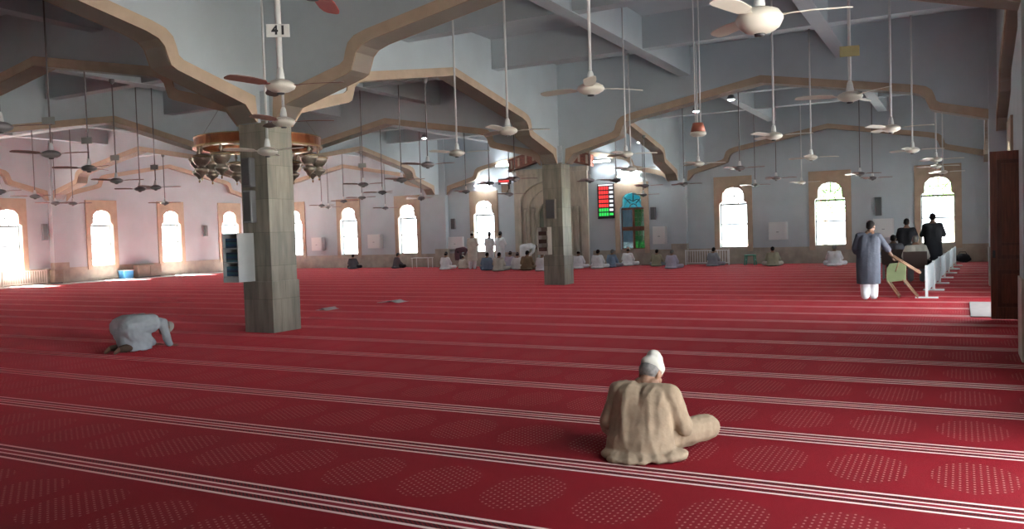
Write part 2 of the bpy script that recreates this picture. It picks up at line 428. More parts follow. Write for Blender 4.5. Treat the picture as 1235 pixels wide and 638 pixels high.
slab(.80, 1.25, 2.5, 3.35, 3.9, -.22, -.06, 'inner_arch', MIHRAB_M)
slab(1.2, 1.62, 2.9, 3.85, 4.25, -.36, -.22, 'middle_arch', MIHRAB_M)
slab(1.60, 1.95, 3.2, 4.2, 4.62, -.50, -.36, 'outer_arch', MIHRAB_M)
MB().box(-2.0, 2.0, -.56, -.36, 4.5, 4.72).obj('cornice', MIHRAB_M, mi)
for x in (-1.4, -1.0, 1.0, 1.4):
    MB().lathe([(0, 0), (.11, 0), (.11, .25), (.075, .3), (.07, 2.6), (.11, 2.7), (.11, 2.85), (0, 2.85)], (x, -.44 if abs(x) > 1.2 else -.29, 0), 14).obj('colonnette', MIHRAB_M, mi, True)
ca = thing('mihrab_canopy', 'brown carved wooden gable board over the marble prayer niche', 'canopy', (-17.43, YF, .12))
RED_CARV = mat('red_brown_carving', (.22, .07, .045), .5, .5, 14)
PALE_CARV = mat('pale_carving', (.5, .42, .33), .6)
gab = lambda o, z: [(-2.2, 4.55+z), (0, 5.1+z), (2.2, 4.55+z)]
MB().prism(gab(0, 0)+[(x, z+.55) for x, z in gab(0, 0)[::-1]], 'Y', -.55, -.21).obj('board', RED_CARV, ca)
for s_ in (0, .50): MB().prism(gab(0, s_)+[(x, z+.09) for x, z in gab(0, s_)[::-1]], 'Y', -.60, -.55).obj('rail', WOODFR, ca)
for k in range(-5, 6):
    x = k*.4; z = 5.1-.25*abs(x)
    MB().box(x-.05, x+.05, -.585, -.55, z+.08, z+.5).obj('carved_post', PALE_CARV, ca)

BLACKP = mat('black_panel', (.012, .012, .015), .3)
REDL = mat('red_led', (.4, .02, .02), .4, emit=(1, .05, .05), es=.55)
GRNL = mat('green_led', (.02, .4, .05), .4, emit=(.05, .9, .15), es=.4)
WHTL = mat('white_label', (.8, .8, .8), .4, emit=(.9, .95, 1), es=.5)
bd = thing('prayer_time_board', 'black board with red and green lit rows beside the wooden window', 'display board', (-14.72, YF-.045, 2.2))
MB().box(-.42, .42, -.05, .04, 0, 1.64).obj('housing', BLACKP, bd, bevel=.01)
SEG = {'a': (0, 1, .5, 1), 'b': (.5, .5, .5, 1), 'c': (.5, 0, .5, .5), 'd': (0, 0, .5, 0), 'e': (0, 0, 0, .5), 'f': (0, .5, 0, 1), 'g': (0, .5, .5, .5)}
DIG = {'0': 'abcdef', '1': 'bc', '2': 'abged', '3': 'abgcd', '4': 'fgbc', '5': 'afgcd', '8': 'abcdefg'}
for r in range(7):
    z = 1.36-r*.205; m = REDL if r < 5 else GRNL
    d = MB()
    for i in range(4):
        x0 = -.34+i*.125; d.box(x0, x0+.10, -.058, -.05, z, z+.15)
    d.obj('digit_row', m, bd)
    MB().box(.19, .37, -.058, -.05, z+.02, z+.13).obj('row_label', WHTL if r < 6 else GRNL, bd)
MB().box(-.36, .37, -.058, -.05, 1.55, 1.61).obj('title_strip', WHTL, bd)
sg = thing('wall_display', 'small red lit display over a brown box left of the prayer niche', 'display', (-20.12, YF, 3.7))
MB().box(-.34, .34, -.10, 0, .40, .70).obj('housing', BLACKP, sg); MB().box(-.30, .30, -.115, -.10, .52, .66).obj('lit_panel', REDL, sg)
MB().box(-.20, .20, -.115, -.10, .43, .49).obj('white_strip', WHTL, sg)
MB().box(-.17, .2, -.12, 0, 0, .38).obj('lower_box', mat('brown_box', (.16, .10, .07), .6), sg)

def wall_box(x, z0, z1, hw, label, dep=.28):
    t = thing('wall_cabinet', label, 'wall cabinet', (x, YF, z0), 0, 'white boxes on the front wall')
    MB().box(-hw, hw, -dep, 0, 0, z1-z0).obj('case', WHITE, t, bevel=.012)
    MB().box(-hw+.04, hw-.04, -dep-.015, -dep, .04, z1-z0-.04).obj('door', WHITE, t, bevel=.006)
    MB().box(-.05, .05, -dep-.03, -dep-.015, (z1-z0)*.42, (z1-z0)*.46).obj('handle', GREYM, t)
wall_box(-6.87, 1.02, 1.78, .38, 'white wall cabinet between the two windows nearest the white railing')
wall_box(-2.75, 1.02, 1.78, .38, 'white wall cabinet right behind the standing man in grey')
wall_box(-12.1, .95, 1.75, .30, 'greyish wall cabinet between the wooden window and the corner pilaster')
wall_box(-28.25, 1.06, 1.82, .42, 'white wall cabinet between two windows behind the two dark seated men')
wall_box(-23.15, .9, 1.55, .50, 'white panel cabinet beside the window left of the prayer niche', .1)
wall_box(-32.3, 1.0, 1.75, .38, 'white wall cabinet just right of the near marble column')
SPK = mat('speaker_grey', (.16, .16, .17), .5)
def wall_speaker(loc, rz, h, label, m=SPK, wd=.12):
    t = thing('wall_speaker', label, 'speaker', loc, rz, 'tall column speakers')
    MB().box(-wd, wd, -.14, -.01, 0, h).obj('case', m, t, bevel=.015)
    MB().box(-wd+.02, wd-.02, -.15, -.14, .03, h-.03).obj('grille', mat('grille', (.10, .10, .105), .7, .2, 60), t)
    MB().box(-.03, .03, -.03, .0, h*.4, h*.6).obj('bracket', GREYM, t)
wall_speaker((-2.93, YF, 1.9), 0, .75, 'narrow dark speaker on wall above the man in grey')
wall_speaker((-12.42, YF, 2.07), 0, .58, 'narrow grey speaker on wall right of the wooden window')
wall_speaker((-23.05, YF-.28, 1.95), 0, .55, 'narrow grey speaker on the pilaster left of the prayer niche')
wall_speaker((XL, 23.3, 1.98), PI/2, .74, 'narrow speaker on the far left wall near the railing')
wall_speaker((XL, 32.4, 2.0), PI/2, .60, 'narrow speaker on left wall between the farther two windows')
wall_speaker((X0-.06, Y0-.325, 2.62), 0, .52, 'dark upper speaker on the near marble column', SPK, .11)
wall_speaker((X0-.06, Y0-.325, 1.98), 0, .58, 'greyish lower speaker on the near marble column', GREYM, .10)
wall_speaker((X0-.02, GY[3]-.325, 2.05), 0, .62, 'brown grey speaker on the far marble column', mat('brown_grey', (.22, .19, .16), .6), .16)

# lamps -------------------------------------------------------------------
def flood(loc, label, ln):
    t = thing('wall_washer', label, 'lamp', loc, 0, 'lit tube lamps')
    MB().box(-ln, ln, .10, .14, -.04, .04).obj('housing', GREYM, t, bevel=.005)
    MB().tube([(-ln+.03, .06, 0), (ln-.03, .06, 0)], .035, 10).obj('tube', PANELL, t, True)
    for q in (-1, 1): MB().box(q*ln-.015, q*ln+.015, .02, .14, -.05, .05).obj('end_cap', WHITE, t)
    MB().box(-.03, .03, .14, .195, -.03, .03).obj('bracket', GREYM, t)
flood((-20.0, YF-.43, 5.02), 'bright tube lamp high on wall left of the brown canopy', .42)
flood((-21.3, YF-.24, 4.10), 'bright tube lamp above the window left of the prayer niche', .5)
flood((-14.75, YF-.43, 4.88), 'bright tube lamp high on wall right of the brown canopy', .42)
flood((-13.55, YF-.24, 4.12), 'bright tube lamp above the wooden window', .55)
def spot_lamp(loc, label):
    t = thing('spotlight', label, 'lamp', loc, 0, 'round white spotlights')
    MB().lathe([(0, .16), (.09, .16), (.13, .05), (.15, 0), (.13, 0), (.12, .02), (0, .02)], (0, 0, 0), 20).obj('shade', GREYM, t, True)
    MB().lathe([(0, -.03), (.08, -.02), (.115, .02), (0, .02)], (0, 0, 0), 20).obj('bulb', LED, t, True)
    return t
def ceil_z(x, y):
    for g in GX[1:3]:
        if abs(x-g) < .3: return arch_z((y-GY[0]) % SY, SY)
    for g in GY[1:4]:
        if abs(y-g) < .3: return arch_z((x-GX[0]) % SX, SX)
    fx = ((x-GX[0]) % SX)/SX*3; fy = ((y-GY[0]) % SY)/SY*3
    if min(abs(fx-1), abs(fx-2))*SX/3 < .17: return 6.0
    if min(abs(fy-1), abs(fy-2))*SY/3 < .17: return 6.02
    return ZC
for (x, y, z), lb in (((-6.69, 28.2, 5.86), 'round spotlight hanging under the ceiling behind the wide right arch'), ((-8.44, 30.2, 5.86), 'round spotlight beside the long rod of the red topped fan'),
                 ((-12.7, 36.1, 5.55), 'round spotlight above the wooden window near the arch'), ((-11.98, 36.5, 4.66), 'round spotlight on the pilaster right of the wooden window'),
                 ((-20.38, 30.3, 5.86), 'round spotlight glowing on the far ceiling left of the prayer niche'), ((-26.6, 36.1, 5.75), 'round spotlight glowing under the second far arch on the left')):
    t = spot_lamp((x, y, z), lb)
    MB().tube([(0, 0, .15), (0, 0, (ceil_z(x, y) if y < 36 else ZC)-z+.01)], .012, 6).obj('stem', GREYM, t)

# ------------------------------------------------------------------ ceiling fans
motor_white = MB().lathe([(0, .07), (.05, .07), (.10, .058), (.15, .03), (.165, .0), (.15, -.03), (.10, -.058), (.05, -.068), (.045, -.075), (0, -.075)], n=28).mesh('motor', CREAM, True)
cap_dark = MB().lathe([(0, -.07), (.045, -.07), (.04, -.09), (0, -.095)], n=16).mesh('motor_cap', DARK, True)
cup = MB().lathe([(0, .21), (.022, .21), (.036, .18), (.05, .09), (.045, .065), (0, .065)], n=18).mesh('down_cup', WHITE, True)
bowl = MB().lathe([(0, .12), (.09, .115), (.155, .09), (.188, .04), (.188, .02), (.16, -.04), (.105, -.075), (.05, -.09), (0, -.09)], n=32).mesh('motor', CREAM, True)
def blade_mesh(m, name='blade'):
    mb = MB(); st = [(.15, .025, 0), (.20, .03, 0), (.24, .062, .006), (.42, .075, .012), (.62, .072, .010), (.69, .055, .008), (.71, .03, .006)]
    a = []
    for x, hw, z in st:
        tw = .20 if x > .22 else .08
        a.append([mb.b.verts.new((x, q*hw, z+q*hw*tw+e)) for q, e in ((-1, 0), (1, 0), (1, .008), (-1, .008))])
    for p, q in zip(a, a[1:]):
        for k in range(4): mb.b.faces.new((p[k], p[(k+1) % 4], q[(k+1) % 4], q[k]))
    mb.b.faces.new(a[0][::-1]); mb.b.faces.new(a[-1])
    return mb.mesh(name, m)
B_CREAM, B_BROWN = blade_mesh(CREAM), blade_mesh(BROWNB)
MGREY = mat('fan_grey', (.17, .16, .165), .45)
motor_grey = motor_white.copy(); motor_grey.materials[0] = MGREY
PLATE = mat('number_plate', (.75, .76, .74), .5); PLATE_G = mat('grey_plate', (.30, .32, .31), .6); PLATE_Y = mat('yellowed_plate', (.42, .36, .17), .6)
def child(name, me, par, loc=(0, 0, 0), rz=0):
    o = bpy.data.objects.new(name, me); COL.objects.link(o); o.parent = par; o.location = loc; o.rotation_euler = (0, 0, rz); return o
def fan(x, y, z, label, style='w', rot=0, plate=None, top=None, big=False):
    t = thing('ceiling_fan', label, 'ceiling fan', (x, y, z), 0, 'ceiling fans on long rods')
    child('motor', bowl if big else (motor_white if style == 'w' else motor_grey), t)
    child('motor_cap', cap_dark, t, (0, 0, -.02 if big else 0))
    child('down_cup', cup, t, (0, 0, .04 if big else 0))
    for k in range(3): child('blade', B_CREAM if style == 'w' else B_BROWN, t, (0, 0, .05 if big else 0), rot+k*2*PI/3)
    zc = (top or ceil_z(x, y))-z
    MB().tube([(0, 0, .2), (0, 0, zc)], (.032 if plate and plate[0] is PLATE else .02) if style == 'w' else .015, 8).obj('rod', WHITE if style == 'w' else MGREY, t, True)
    MB().lathe([(0, zc+.003), (.07, zc+.003), (.06, zc-.09), (.02, zc-.13), (0, zc-.13)], n=14).obj('ceiling_canopy', WHITE if style == 'w' else MGREY, t, True)
    if plate:
        m, rzp = plate
        a = MB().box(-.125, .125, -.036, -.024, -.07, .07).obj('number_plate', m, t); a.location = (0, 0, 3.95-z); a.rotation_euler = (0, 0, rzp)
    return t
RED_LIT = mat('red_lit_blade', (.55, .06, .06), .4)  # red bounce light from the carpet, painted into the blade colour
FANS = [
 (-11.78, 6.99, 3.35, 'dark fan with reddish blades partly cut by the left edge of the view', 'b', .5),
 (-14.61, 9.57, 3.35, 'dark brown fan with a grey number plate, nearest on the far left', 'b', .42, 'g'),
 (-16.75, 11.82, 3.35, 'dark fan hanging before the bright pink arch, grey plate on rod', 'b', -.1, 'g'),
 (-25.03, 14.75, 3.35, 'small dark fan above the leftmost bright window', 'b', .3),
 (-26.96, 17.02, 3.35, 'small dark fan right above the leftmost bright window edge', 'b', .1),
 (-30.7, 20.18, 3.35, 'tiny reddish fan between the two leftmost bright windows', 'b', .2),
 (-30.77, 20.95, 3.35, 'tiny fan just left of the second bright window', 'b', .6),
 (-19.55, 14.57, 3.35, 'dark fan under the peak of the bright left arch, plate on rod', 'b', .5, 'g'),
 (-22.09, 17.26, 3.35, 'dark fan right of the bright left arch peak', 'b', -.2),
 (-21.22, 17.13, 3.35, 'dark fan with red lit blades above the third bright window', 'b', .7, 'g'),
 (-29.22, 24.01, 3.35, 'small fan directly over the third bright window', 'b', .3),
 (-16.78, 21.38, 3.35, 'dark fan just right of the ring chandelier', 'b', .1, 'g'),
 (-14.77, 20.66, 3.35, 'fan with reddish motor under the far gabled arch', 'b', .4),
 (-19.31, 25.74, 3.35, 'dark fan above the white wall cabinet by the two dark seated men', 'b', -.4),
 (-22.32, 28.32, 3.35, 'small dark fan above the window left of the dark seated men', 'b', .0),
 (-24.86, 30.2, 3.35, 'small dark fan over the window nearest the near column', 'b', .3),
 (-29.97, 35.12, 3.35, 'tiny distant fan lowest beside the near marble column', 'b', .8),
 (-28.6, 33.01, 3.35, 'tiny distant fan close to the chandelier right edge', 'b', .2),
 (-25.35, 34.0, 3.10, 'tiny fan low between the two windows behind the dark seated men', 'b', .1),
 (-21.68, 31.8, 3.35, 'tiny dark fan right of the window behind the kneeling dark man', 'b', -.3),
 (-21.12, 31.0, 3.36, 'tiny dark fan left of the window by the prayer niche', 'b', -.1),
 (-6.62, 12.32, 3.35, 'white fan hanging before the far column arch, in mid hall', 'w', .55),
 (-9.21, 14.88, 3.35, 'fan with brown blade hanging under the middle arch', 'w', .2),
 (-11.23, 16.8, 3.35, 'dark grey fan under the middle arch left of the brown bladed one', 'b', .1),
 (-17.19, 28.35, 3.35, 'small fan above the window left of the prayer niche', 'b', .4),
 (-13.93, 24.5, 3.35, 'small dark fan left of the small red display', 'b', .6),
 (-16.4, 30.5, 3.26, 'tiny fan just right of the small red display', 'b', .2),
 (-11.95, 22.6, 3.30, 'dark fan just left of the far marble column', 'b', .7),
 (-3.89, 9.37, 3.35, 'large white fan with a tilted reddish blade in the middle of the view', 'w', .9),
 (-6.64, 17.94, 3.35, 'white fan right of the far column under the wide arch', 'w', .45),
 (-8.15, 22.4, 3.35, 'fan with brown blades above the wooden window', 'w', .2),
 (-11.0, 26.2, 3.35, 'small fan just right of the far column top', 'b', .5),
 (-10.4, 27.1, 3.35, 'small fan above the lit prayer time board', 'b', .1),
 (-10.9, 31.5, 3.35, 'small fan over the right edge of the wooden window', 'b', .3),
 (-12.3, 35.3, 3.16, 'tiny low fan right of the wooden window', 'b', .2),
 (-9.45, 31.89, 3.35, 'small fan before the pilaster at the corner right of the wooden window', 'b', .5),
 (-6.17, 22.18, 3.35, 'white fan hanging below the red topped one', 'w', .3),
 (-3.13, 16.53, 3.35, 'white fan right of the two spotlights under the wide arch', 'w', .15),
 (-5.7, 24.9, 3.35, 'grey fan above the left one of the three right windows', 'b', .1),
 (-5.9, 31.47, 3.35, 'small dark fan between the left and middle of the three right windows', 'b', .2),
 (-3.36, 22.6, 3.35, 'white fan above the middle one of the three right windows', 'w', .5),
 (-5.6, 35.1, 3.32, 'small fan at the upper left corner of the middle right window', 'w', .0),
 (-7.51, 35.5, 3.35, 'tiny fan at the upper right corner of the left right-hand window', 'b', .7),
 (-1.3, 12.19, 3.35, 'white fan with a yellowed plate on its rod, upper right', 'w', 1.35, 'y'),
 (-1.11, 16.87, 3.35, 'white fan on a jointed rod under the right end of the wide arch', 'w', .0),
 (-1.01, 22.4, 3.35, 'bright white fan above and left of the rightmost window', 'w', .3),
 (-3.09, 31.63, 3.35, 'small dark fan right of the middle right window', 'b', .3),
 (-2.99, 35.2, 3.35, 'tiny dark fan above the standing man in grey', 'b', .0),
 (-.6, 26.49, 3.35, 'white fan over the rightmost window, uppermost of three there', 'w', .1),
 (-.67, 29.78, 3.35, 'white fan over the rightmost window, middle of three there', 'w', .4),
 (-.55, 33.63, 3.35, 'white fan over the rightmost window, lowest of three there', 'w', .15),
 (-6.60, 7.02, 3.35, 'white fan with brown blades, plate numbered 41 on its thick rod', 'wb', .40, 'n'),
 (-8.56, 9.14, 3.35, 'fan with brown blade just above the near marble column', 'wb', .62),
 (-9.85, 10.12, 3.09, 'white fan hanging against the upper front of the near marble column', 'w', .05),
 (-1.43, 7.05, 3.30, 'largest white bowl shaped fan at the top right of the view', 'W', .25),
 (-3.735, 4.30, 3.31, 'fan whose red lit blade dips in at the top edge', 'r', 0),
]
for f in FANS:
    x, y, z, lb, st, rot = f[:6]; pl = f[6] if len(f) > 6 else None
    fc = math.atan2(-x, y)   # plate turned to the middle of the hall's rear
    plate = {'g': (PLATE_G, .35), 'y': (PLATE_Y, .2), 'n': (PLATE, .6), None: None}[pl]
    t = fan(x, y, z, lb, 'b' if st == 'b' else 'w', rot, plate, None, st == 'W')
    if st == 'wb':
        for c in t.children:
            if c.name.startswith('blade'): c.data = B_BROWN
    if st == 'r':
        me = B_CREAM.copy(); me.materials[0] = RED_LIT
        for c in t.children:
            if c.name.startswith('blade'): c.data = me
    if pl == 'n':
        pt = [c for c in t.children if c.name.startswith('number_plate')][0]
        cu = bpy.data.curves.new('numerals', 'FONT'); cu.body = '41'; cu.size = .13; cu.align_x = 'CENTER'; cu.align_y = 'CENTER'; cu.extrude = .002; cu.offset = .006; cu.space_character = 1.3
        to = bpy.data.objects.new('tmp', cu); COL.objects.link(to); dg = bpy.context.evaluated_depsgraph_get()
        me = bpy.data.meshes.new_from_object(to.evaluated_get(dg)); bpy.data.objects.remove(to)
        me.materials.clear(); me.materials.append(DARK)
        no = child('numerals', me, pt, (.01, -.039, 0)); no.rotation_euler = (PI/2, 0, 0)
# the red topped fitting on two rods
t = thing('hanging_lamp', 'red brown lamp shade on two long rods above the spotlight row', 'lamp', (-4.0, 14.41, 3.3))
MB().lathe([(0, .16), (.09, .16), (.13, .0), (0, 0)], n=20).obj('shade', mat('red_brown_shade', (.30, .09, .06), .5), t, True)
MB().lathe([(0, 0), (.135, 0), (.14, -.04), (.10, -.07), (0, -.07)], n=20).obj('rim', CREAM, t, True)
for q in (-.045, .045): MB().tube([(q, 0, .1), (q, 0, ceil_z(-4.0, 14.41)-3.3)], .012, 6).obj('rod', WHITE, t, True)

# ------------------------------------------------------------------ ring chandelier
COPPER = mat('copper_band', (.36, .12, .05), .25, .3, 5, metal=.8)
BRASS = mat('brass', (.55, .40, .22), .25, metal=.9)
CRYS = mat('cut_crystal', (.42, .36, .29), .10, .7, 45, metal=.6)
ch = thing('ring_chandelier', 'huge copper ring chandelier with crystal bowls behind the near marble column', 'chandelier', (-17.53, 17.67, 4.30))
R = 1.72
def ring(mb, r0, r1, z0, z1, n=56):
    ps = []
    for k in range(n):
        a = 2*PI*k/n; c, s_ = math.cos(a), math.sin(a)
        ps.append([mb.b.verts.new((r*c, r*s_, z)) for r, z in ((r0, z0), (r1, z0), (r1, z1), (r0, z1))])
    for i in range(n):
        a, b = ps[i], ps[(i+1) % n]
        for k in range(4): mb.b.faces.new((a[k], a[(k+1) % 4], b[(k+1) % 4], b[k]))
    return mb
ring(MB(), R-.06, R, 0, .23).obj('copper_ring', COPPER, ch, False)
ring(MB(), R-.20, R+.05, -.05, .0).obj('lower_rim', BRASS, ch); ring(MB(), R-.04, R+.02, .23, .26).obj('upper_rim', BRASS, ch)
for k in range(4):
    a = PI/4*(2*k+.6); MB().tube([((R-.03)*math.cos(a), (R-.03)*math.sin(a), .25), (.15*math.cos(a), .15*math.sin(a), ZC-4.3)], .008, 6).obj('suspension_wire', GREYM, ch)
for k in range(12):
    a = 2*PI*k/12+.15; x, y = (R-.08)*math.cos(a), (R-.08)*math.sin(a)
    b = MB().lathe([(0, -.04), (.03, -.05), (.05, -.16), (.02, -.2), (.02, -.24), (.20, -.27), (.26, -.32), (.24, -.42), (.17, -.52), (.10, -.58), (.13, -.63), (.20, -.66), (.16, -.74), (.07, -.80), (.02, -.87), (0, -.88)], (0, 0, 0), 20).obj('crystal_bowl', CRYS, ch, True)
    b.location = (x, y, 0)
    MB().lathe([(0, -.88), (.02, -.89), (.028, -.92), (.015, -.96), (0, -.97)], (0, 0, 0), 10).obj('finial', BRASS, b, True)
    ring(MB(), .235, .275, -.335, -.31, 20).obj('rim', BRASS, b)
# ------------------------------------------------------------------ shelves on the columns, with books
BLUEB = [mat('blue_cover', (.02, .09, .22), .5), mat('teal_cover', (.025, .15, .20), .5), mat('dark_blue_cover', (.02, .045, .11), .5)]
PAGES = mat('book_pages', (.6, .56, .45), .8)
def book(loc, w_, d_, h_, m, label, group, rz=0):
    t = thing('book', label, 'book', loc, rz, group)
    c = MB(); c.box(0, w_, 0, d_, 0, .004); c.box(0, w_, 0, d_, h_-.004, h_); c.box(0, w_, 0, .004, .004, h_-.004)
    c.obj('cover', m, t)
    MB().box(.006, w_-.006, .004, d_-.006, .004, h_-.004).obj('pages', PAGES, t)
def shelf(loc, wd, dp, h, n, label, mm):
    t = thing('column_shelf', label, 'shelf', loc)
    e = .018
    MB().box(0, e, 0, dp, 0, h).obj('side_panel', mm, t); MB().box(wd-e, wd, 0, dp, 0, h).obj('side_panel', mm, t)
    MB().box(e, wd-e, dp-e, dp, 0, h).obj('back_panel', mm, t)
    MB().box(e, wd-e, 0, dp-e, h-e, h).obj('top_panel', mm, t); MB().box(e, wd-e, 0, dp-e, 0, .10).obj('plinth', mm, t)
    zs = [.10+(h-.1-e)*k/n for k in range(n)]
    for z in zs[1:]: MB().box(e, wd-e, 0, dp-e, z-e/2, z+e/2).obj('shelf_board', mm, t)
    return zs, (h-.1-e)/n
lx, ly, lz = X0-.45, Y0-.325-.39, .93
zs, hh = shelf((lx, ly, lz), .38, .388, .87, 3, 'white three-tier shelf of blue books on the near marble column', WHITE_SHELF)
for i, z in enumerate(zs):
    for k in range(5):
        book((lx+.025, ly+.06, lz+z+.0101+k*.034), .30+.006*((i+k) % 3), .26, .033, BLUEB[(i+k) % 3], 'blue covered book lying in the stack on the near column shelf', 'blue books in the column shelf', 0)
lx, ly, lz = X0-.42, GY[3]-.325-.30, .95
zs, hh = shelf((lx, ly, lz), .36, .298, .86, 3, 'pale three-tier shelf of brown books on the far marble column', mat('beige_shelf', (.55, .48, .42), .5))
BRC = mat('brown_cover', (.10, .045, .035), .5)
for i, z in enumerate(zs):
    for k in range(3):
        book((lx+.025, ly+.05, lz+z+.0101+k*.04), .27, .2, .039, BRC, 'brown covered book lying in the stack on the far column shelf', 'brown books in the far column shelf', 0)

# ------------------------------------------------------------------ door leaf, pale slab, railings, small furniture
d = thing('door_leaf', 'tall brown panelled wooden door leaf standing open at the right wall', 'door', (.42, 15.70, .01))
W_, H_ = .74, 2.72
s = MB()
for a, b, c, e in ((0, .10, 0, H_), (W_-.10, W_, 0, H_), (.10, W_-.10, 0, .2), (.10, W_-.10, H_-.14, H_), (.10, W_-.10, .80, .98)): s.box(a, b, -.03, .03, c, e)
s.obj('stile_frame', WOOD, d, bevel=.006)
MB().box(.10, W_-.10, -.012, .012, .2, .80).obj('lower_panel', WOOD_D, d); MB().box(.10, W_-.10, -.012, .012, .98, H_-.14).obj('upper_panel', WOOD_D, d)
for z0, z1 in ((.26, .74), (1.04, 1.2), (1.24, H_-.2)): MB().box(.16, W_-.16, -.022, -.012, z0, z1).obj('raised_panel', WOOD, d, bevel=.008)
MB().box(.03, .07, -.05, -.03, 1.0, 1.12).obj('handle', DARK, d)
SLABM = mat('pale_slab', (.24, .205, .19), .9, .08, 8)
t = tag(MB().box(.13, .97, 16.0, 18.85, .001, .018).obj('floor_slab', SLABM, bevel=.004), 'pale thin slab on the carpet just behind the open wooden door', 'mat')  # thin pale slab laid over the carpet
PANELW = mat('white_board', (.50, .53, .54), .5)
n_lab = ['nearest to the viewer', 'second from the viewer', 'beside the old man on the chair', 'fourth from the viewer', 'beside the dark dressed praying man', 'farthest from the viewer']
for k in range(6):
    y0 = 19.75+k*2.35; x = -.655+.079*k
    t = thing('barrier_panel', 'low white barrier panel in the row, '+n_lab[k], 'barrier', (x, y0, 0), -.0336, 'row of white barrier panels')
    MB().box(-.015, .015, .03, 2.2, .14, .68).obj('board', PANELW, t, bevel=.004)
    for q in (.0, 2.2):
        p = MB().box(-.025, .025, q, q+.05, .0, .70).obj('post', WHITE, t)
        MB().box(-.22, .22, q, q+.05, .0, .03).obj('foot', WHITE, p)
def fence(loc, rz, ln, h, label, m=WHITE, step=.11):
    t = thing('railing', label, 'railing', loc, rz)
    MB().box(0, ln, -.02, .02, h-.04, h).obj('top_rail', m, t); MB().box(0, ln, -.02, .02, .08, .12).obj('bottom_rail', m, t)
    for q in (0, ln-.05): MB().box(q, q+.05, -.025, .025, 0, h+.02).obj('post', m, t)
    k = .1
    while k < ln-.08: MB().box(k, k+.022, -.011, .011, .12, h-.04).obj('baluster', m, t); k += step
fence((-10.75, 36.2, 0), 0, 1.95, .66, 'white slatted railing against the wall below the left right-hand window')
fence((-36.0, 21.1, 0), PI/2, 2.0, .66, 'pale slatted railing under the leftmost bright window', mat('pale_pink_rail', (.65, .55, .5), .6))
BENCHM = mat('bench_wood', (.32, .25, .20), .6, .15, 4)
def chest(loc, rz, ln, h, label, m):
    t = thing('low_cabinet', label, 'cabinet', loc, rz)
    MB().box(0, ln, -.38, 0, .06, h-.03).obj('case', m, t, bevel=.008); MB().box(-.02, ln+.02, -.40, .01, h-.03, h).obj('top', m, t, bevel=.006)
    MB().box(.03, ln-.03, -.35, -.02, 0, .06).obj('plinth', DARK, t)
    for q in range(2): 
        dd = MB().box(.03+q*ln/2, ln/2-.03+q*ln/2, -.395, -.38, .1, h-.07).obj('door', m, t); MB().box(ln/2*q+ln/4-.04, ln/2*q+ln/4+.04, -.41, -.395, h*.6, h*.6+.02).obj('handle', GREYM, dd)
chest((XL+.10, 23.40, 0), PI/2, .42, .64, 'low pinkish grey cabinet at left wall beside the railing', BENCHM)
chest((XL+.10, 27.75, 0), PI/2, 1.35, .64, 'low brown cabinet at left wall beside the blue bin', BENCHM)
t = thing('storage_bin', 'blue plastic bin standing at left wall beside the brown cabinet', 'bin', (XL+.35, 27.15, 0))
BLUEP = mat('blue_plastic', (.06, .22, .42), .4)
MB().prism([(-.24, .0), (.24, .0), (.28, .40), (-.28, .40)], 'X', -.2, .2).obj('tub', BLUEP, t); MB().box(-.23, .23, -.30, .30, .40, .44).obj('lid', WHITE, t, bevel=.01)
t = thing('white_table', 'low white table on thin legs left of the men by the niche', 'table', (-24.75, 36.2, 0))
MB().box(-.55, .55, -.25, .25, .50, .53).obj('tabletop', WHITE, t, bevel=.006)
for x in (-.5, .5):
    for y in (-.2, .2): MB().tube([(x, y, 0), (x, y, .5)], .022, 8).obj('leg', WHITE, t)
GREENP = mat('green_plastic', (.03, .30, .20), .4)
t = thing('plastic_stool', 'green plastic stool beside the man in olive near the wall', 'stool', (-7.85, 35.9, 0))
MB().box(-.22, .22, -.2, .2, .40, .44).obj('seat', GREENP, t, bevel=.015)
for x in (-1, 1):
    for y in (-1, 1): MB().tube([(x*.21, y*.19, 0), (x*.17, y*.15, .41)], .025, 8).obj('leg', GREENP, t)
    MB().box(x*.2-.012, x*.2+.012, -.17, .17, .2, .24).obj('stretcher', GREENP, t)
def sheet(x, y, a, b, label):  # white sheet standing in for a spot of sun on the carpet
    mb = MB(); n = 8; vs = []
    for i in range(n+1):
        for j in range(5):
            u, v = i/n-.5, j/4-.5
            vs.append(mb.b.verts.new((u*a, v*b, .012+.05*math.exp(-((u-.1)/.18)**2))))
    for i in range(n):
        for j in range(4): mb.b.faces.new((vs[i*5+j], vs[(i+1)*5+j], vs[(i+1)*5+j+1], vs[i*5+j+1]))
    o = mb.obj('sun_spot_sheet', mat('sun_spot_sheet', (.92, .90, .88), .9), None, True); o.location = (x, y, 0)
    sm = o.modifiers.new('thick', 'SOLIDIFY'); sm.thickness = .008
    tag(o, label, 'cloth', None)  # stand-in for a spot of sun, not a real cloth
sheet(-13.05, 15.12, .32, .45, 'small white sheet as a sun spot on the carpet just right of the near column')
sheet(-12.68, 17.17, .65, .45, 'larger white sheet as a sun spot on the open carpet')

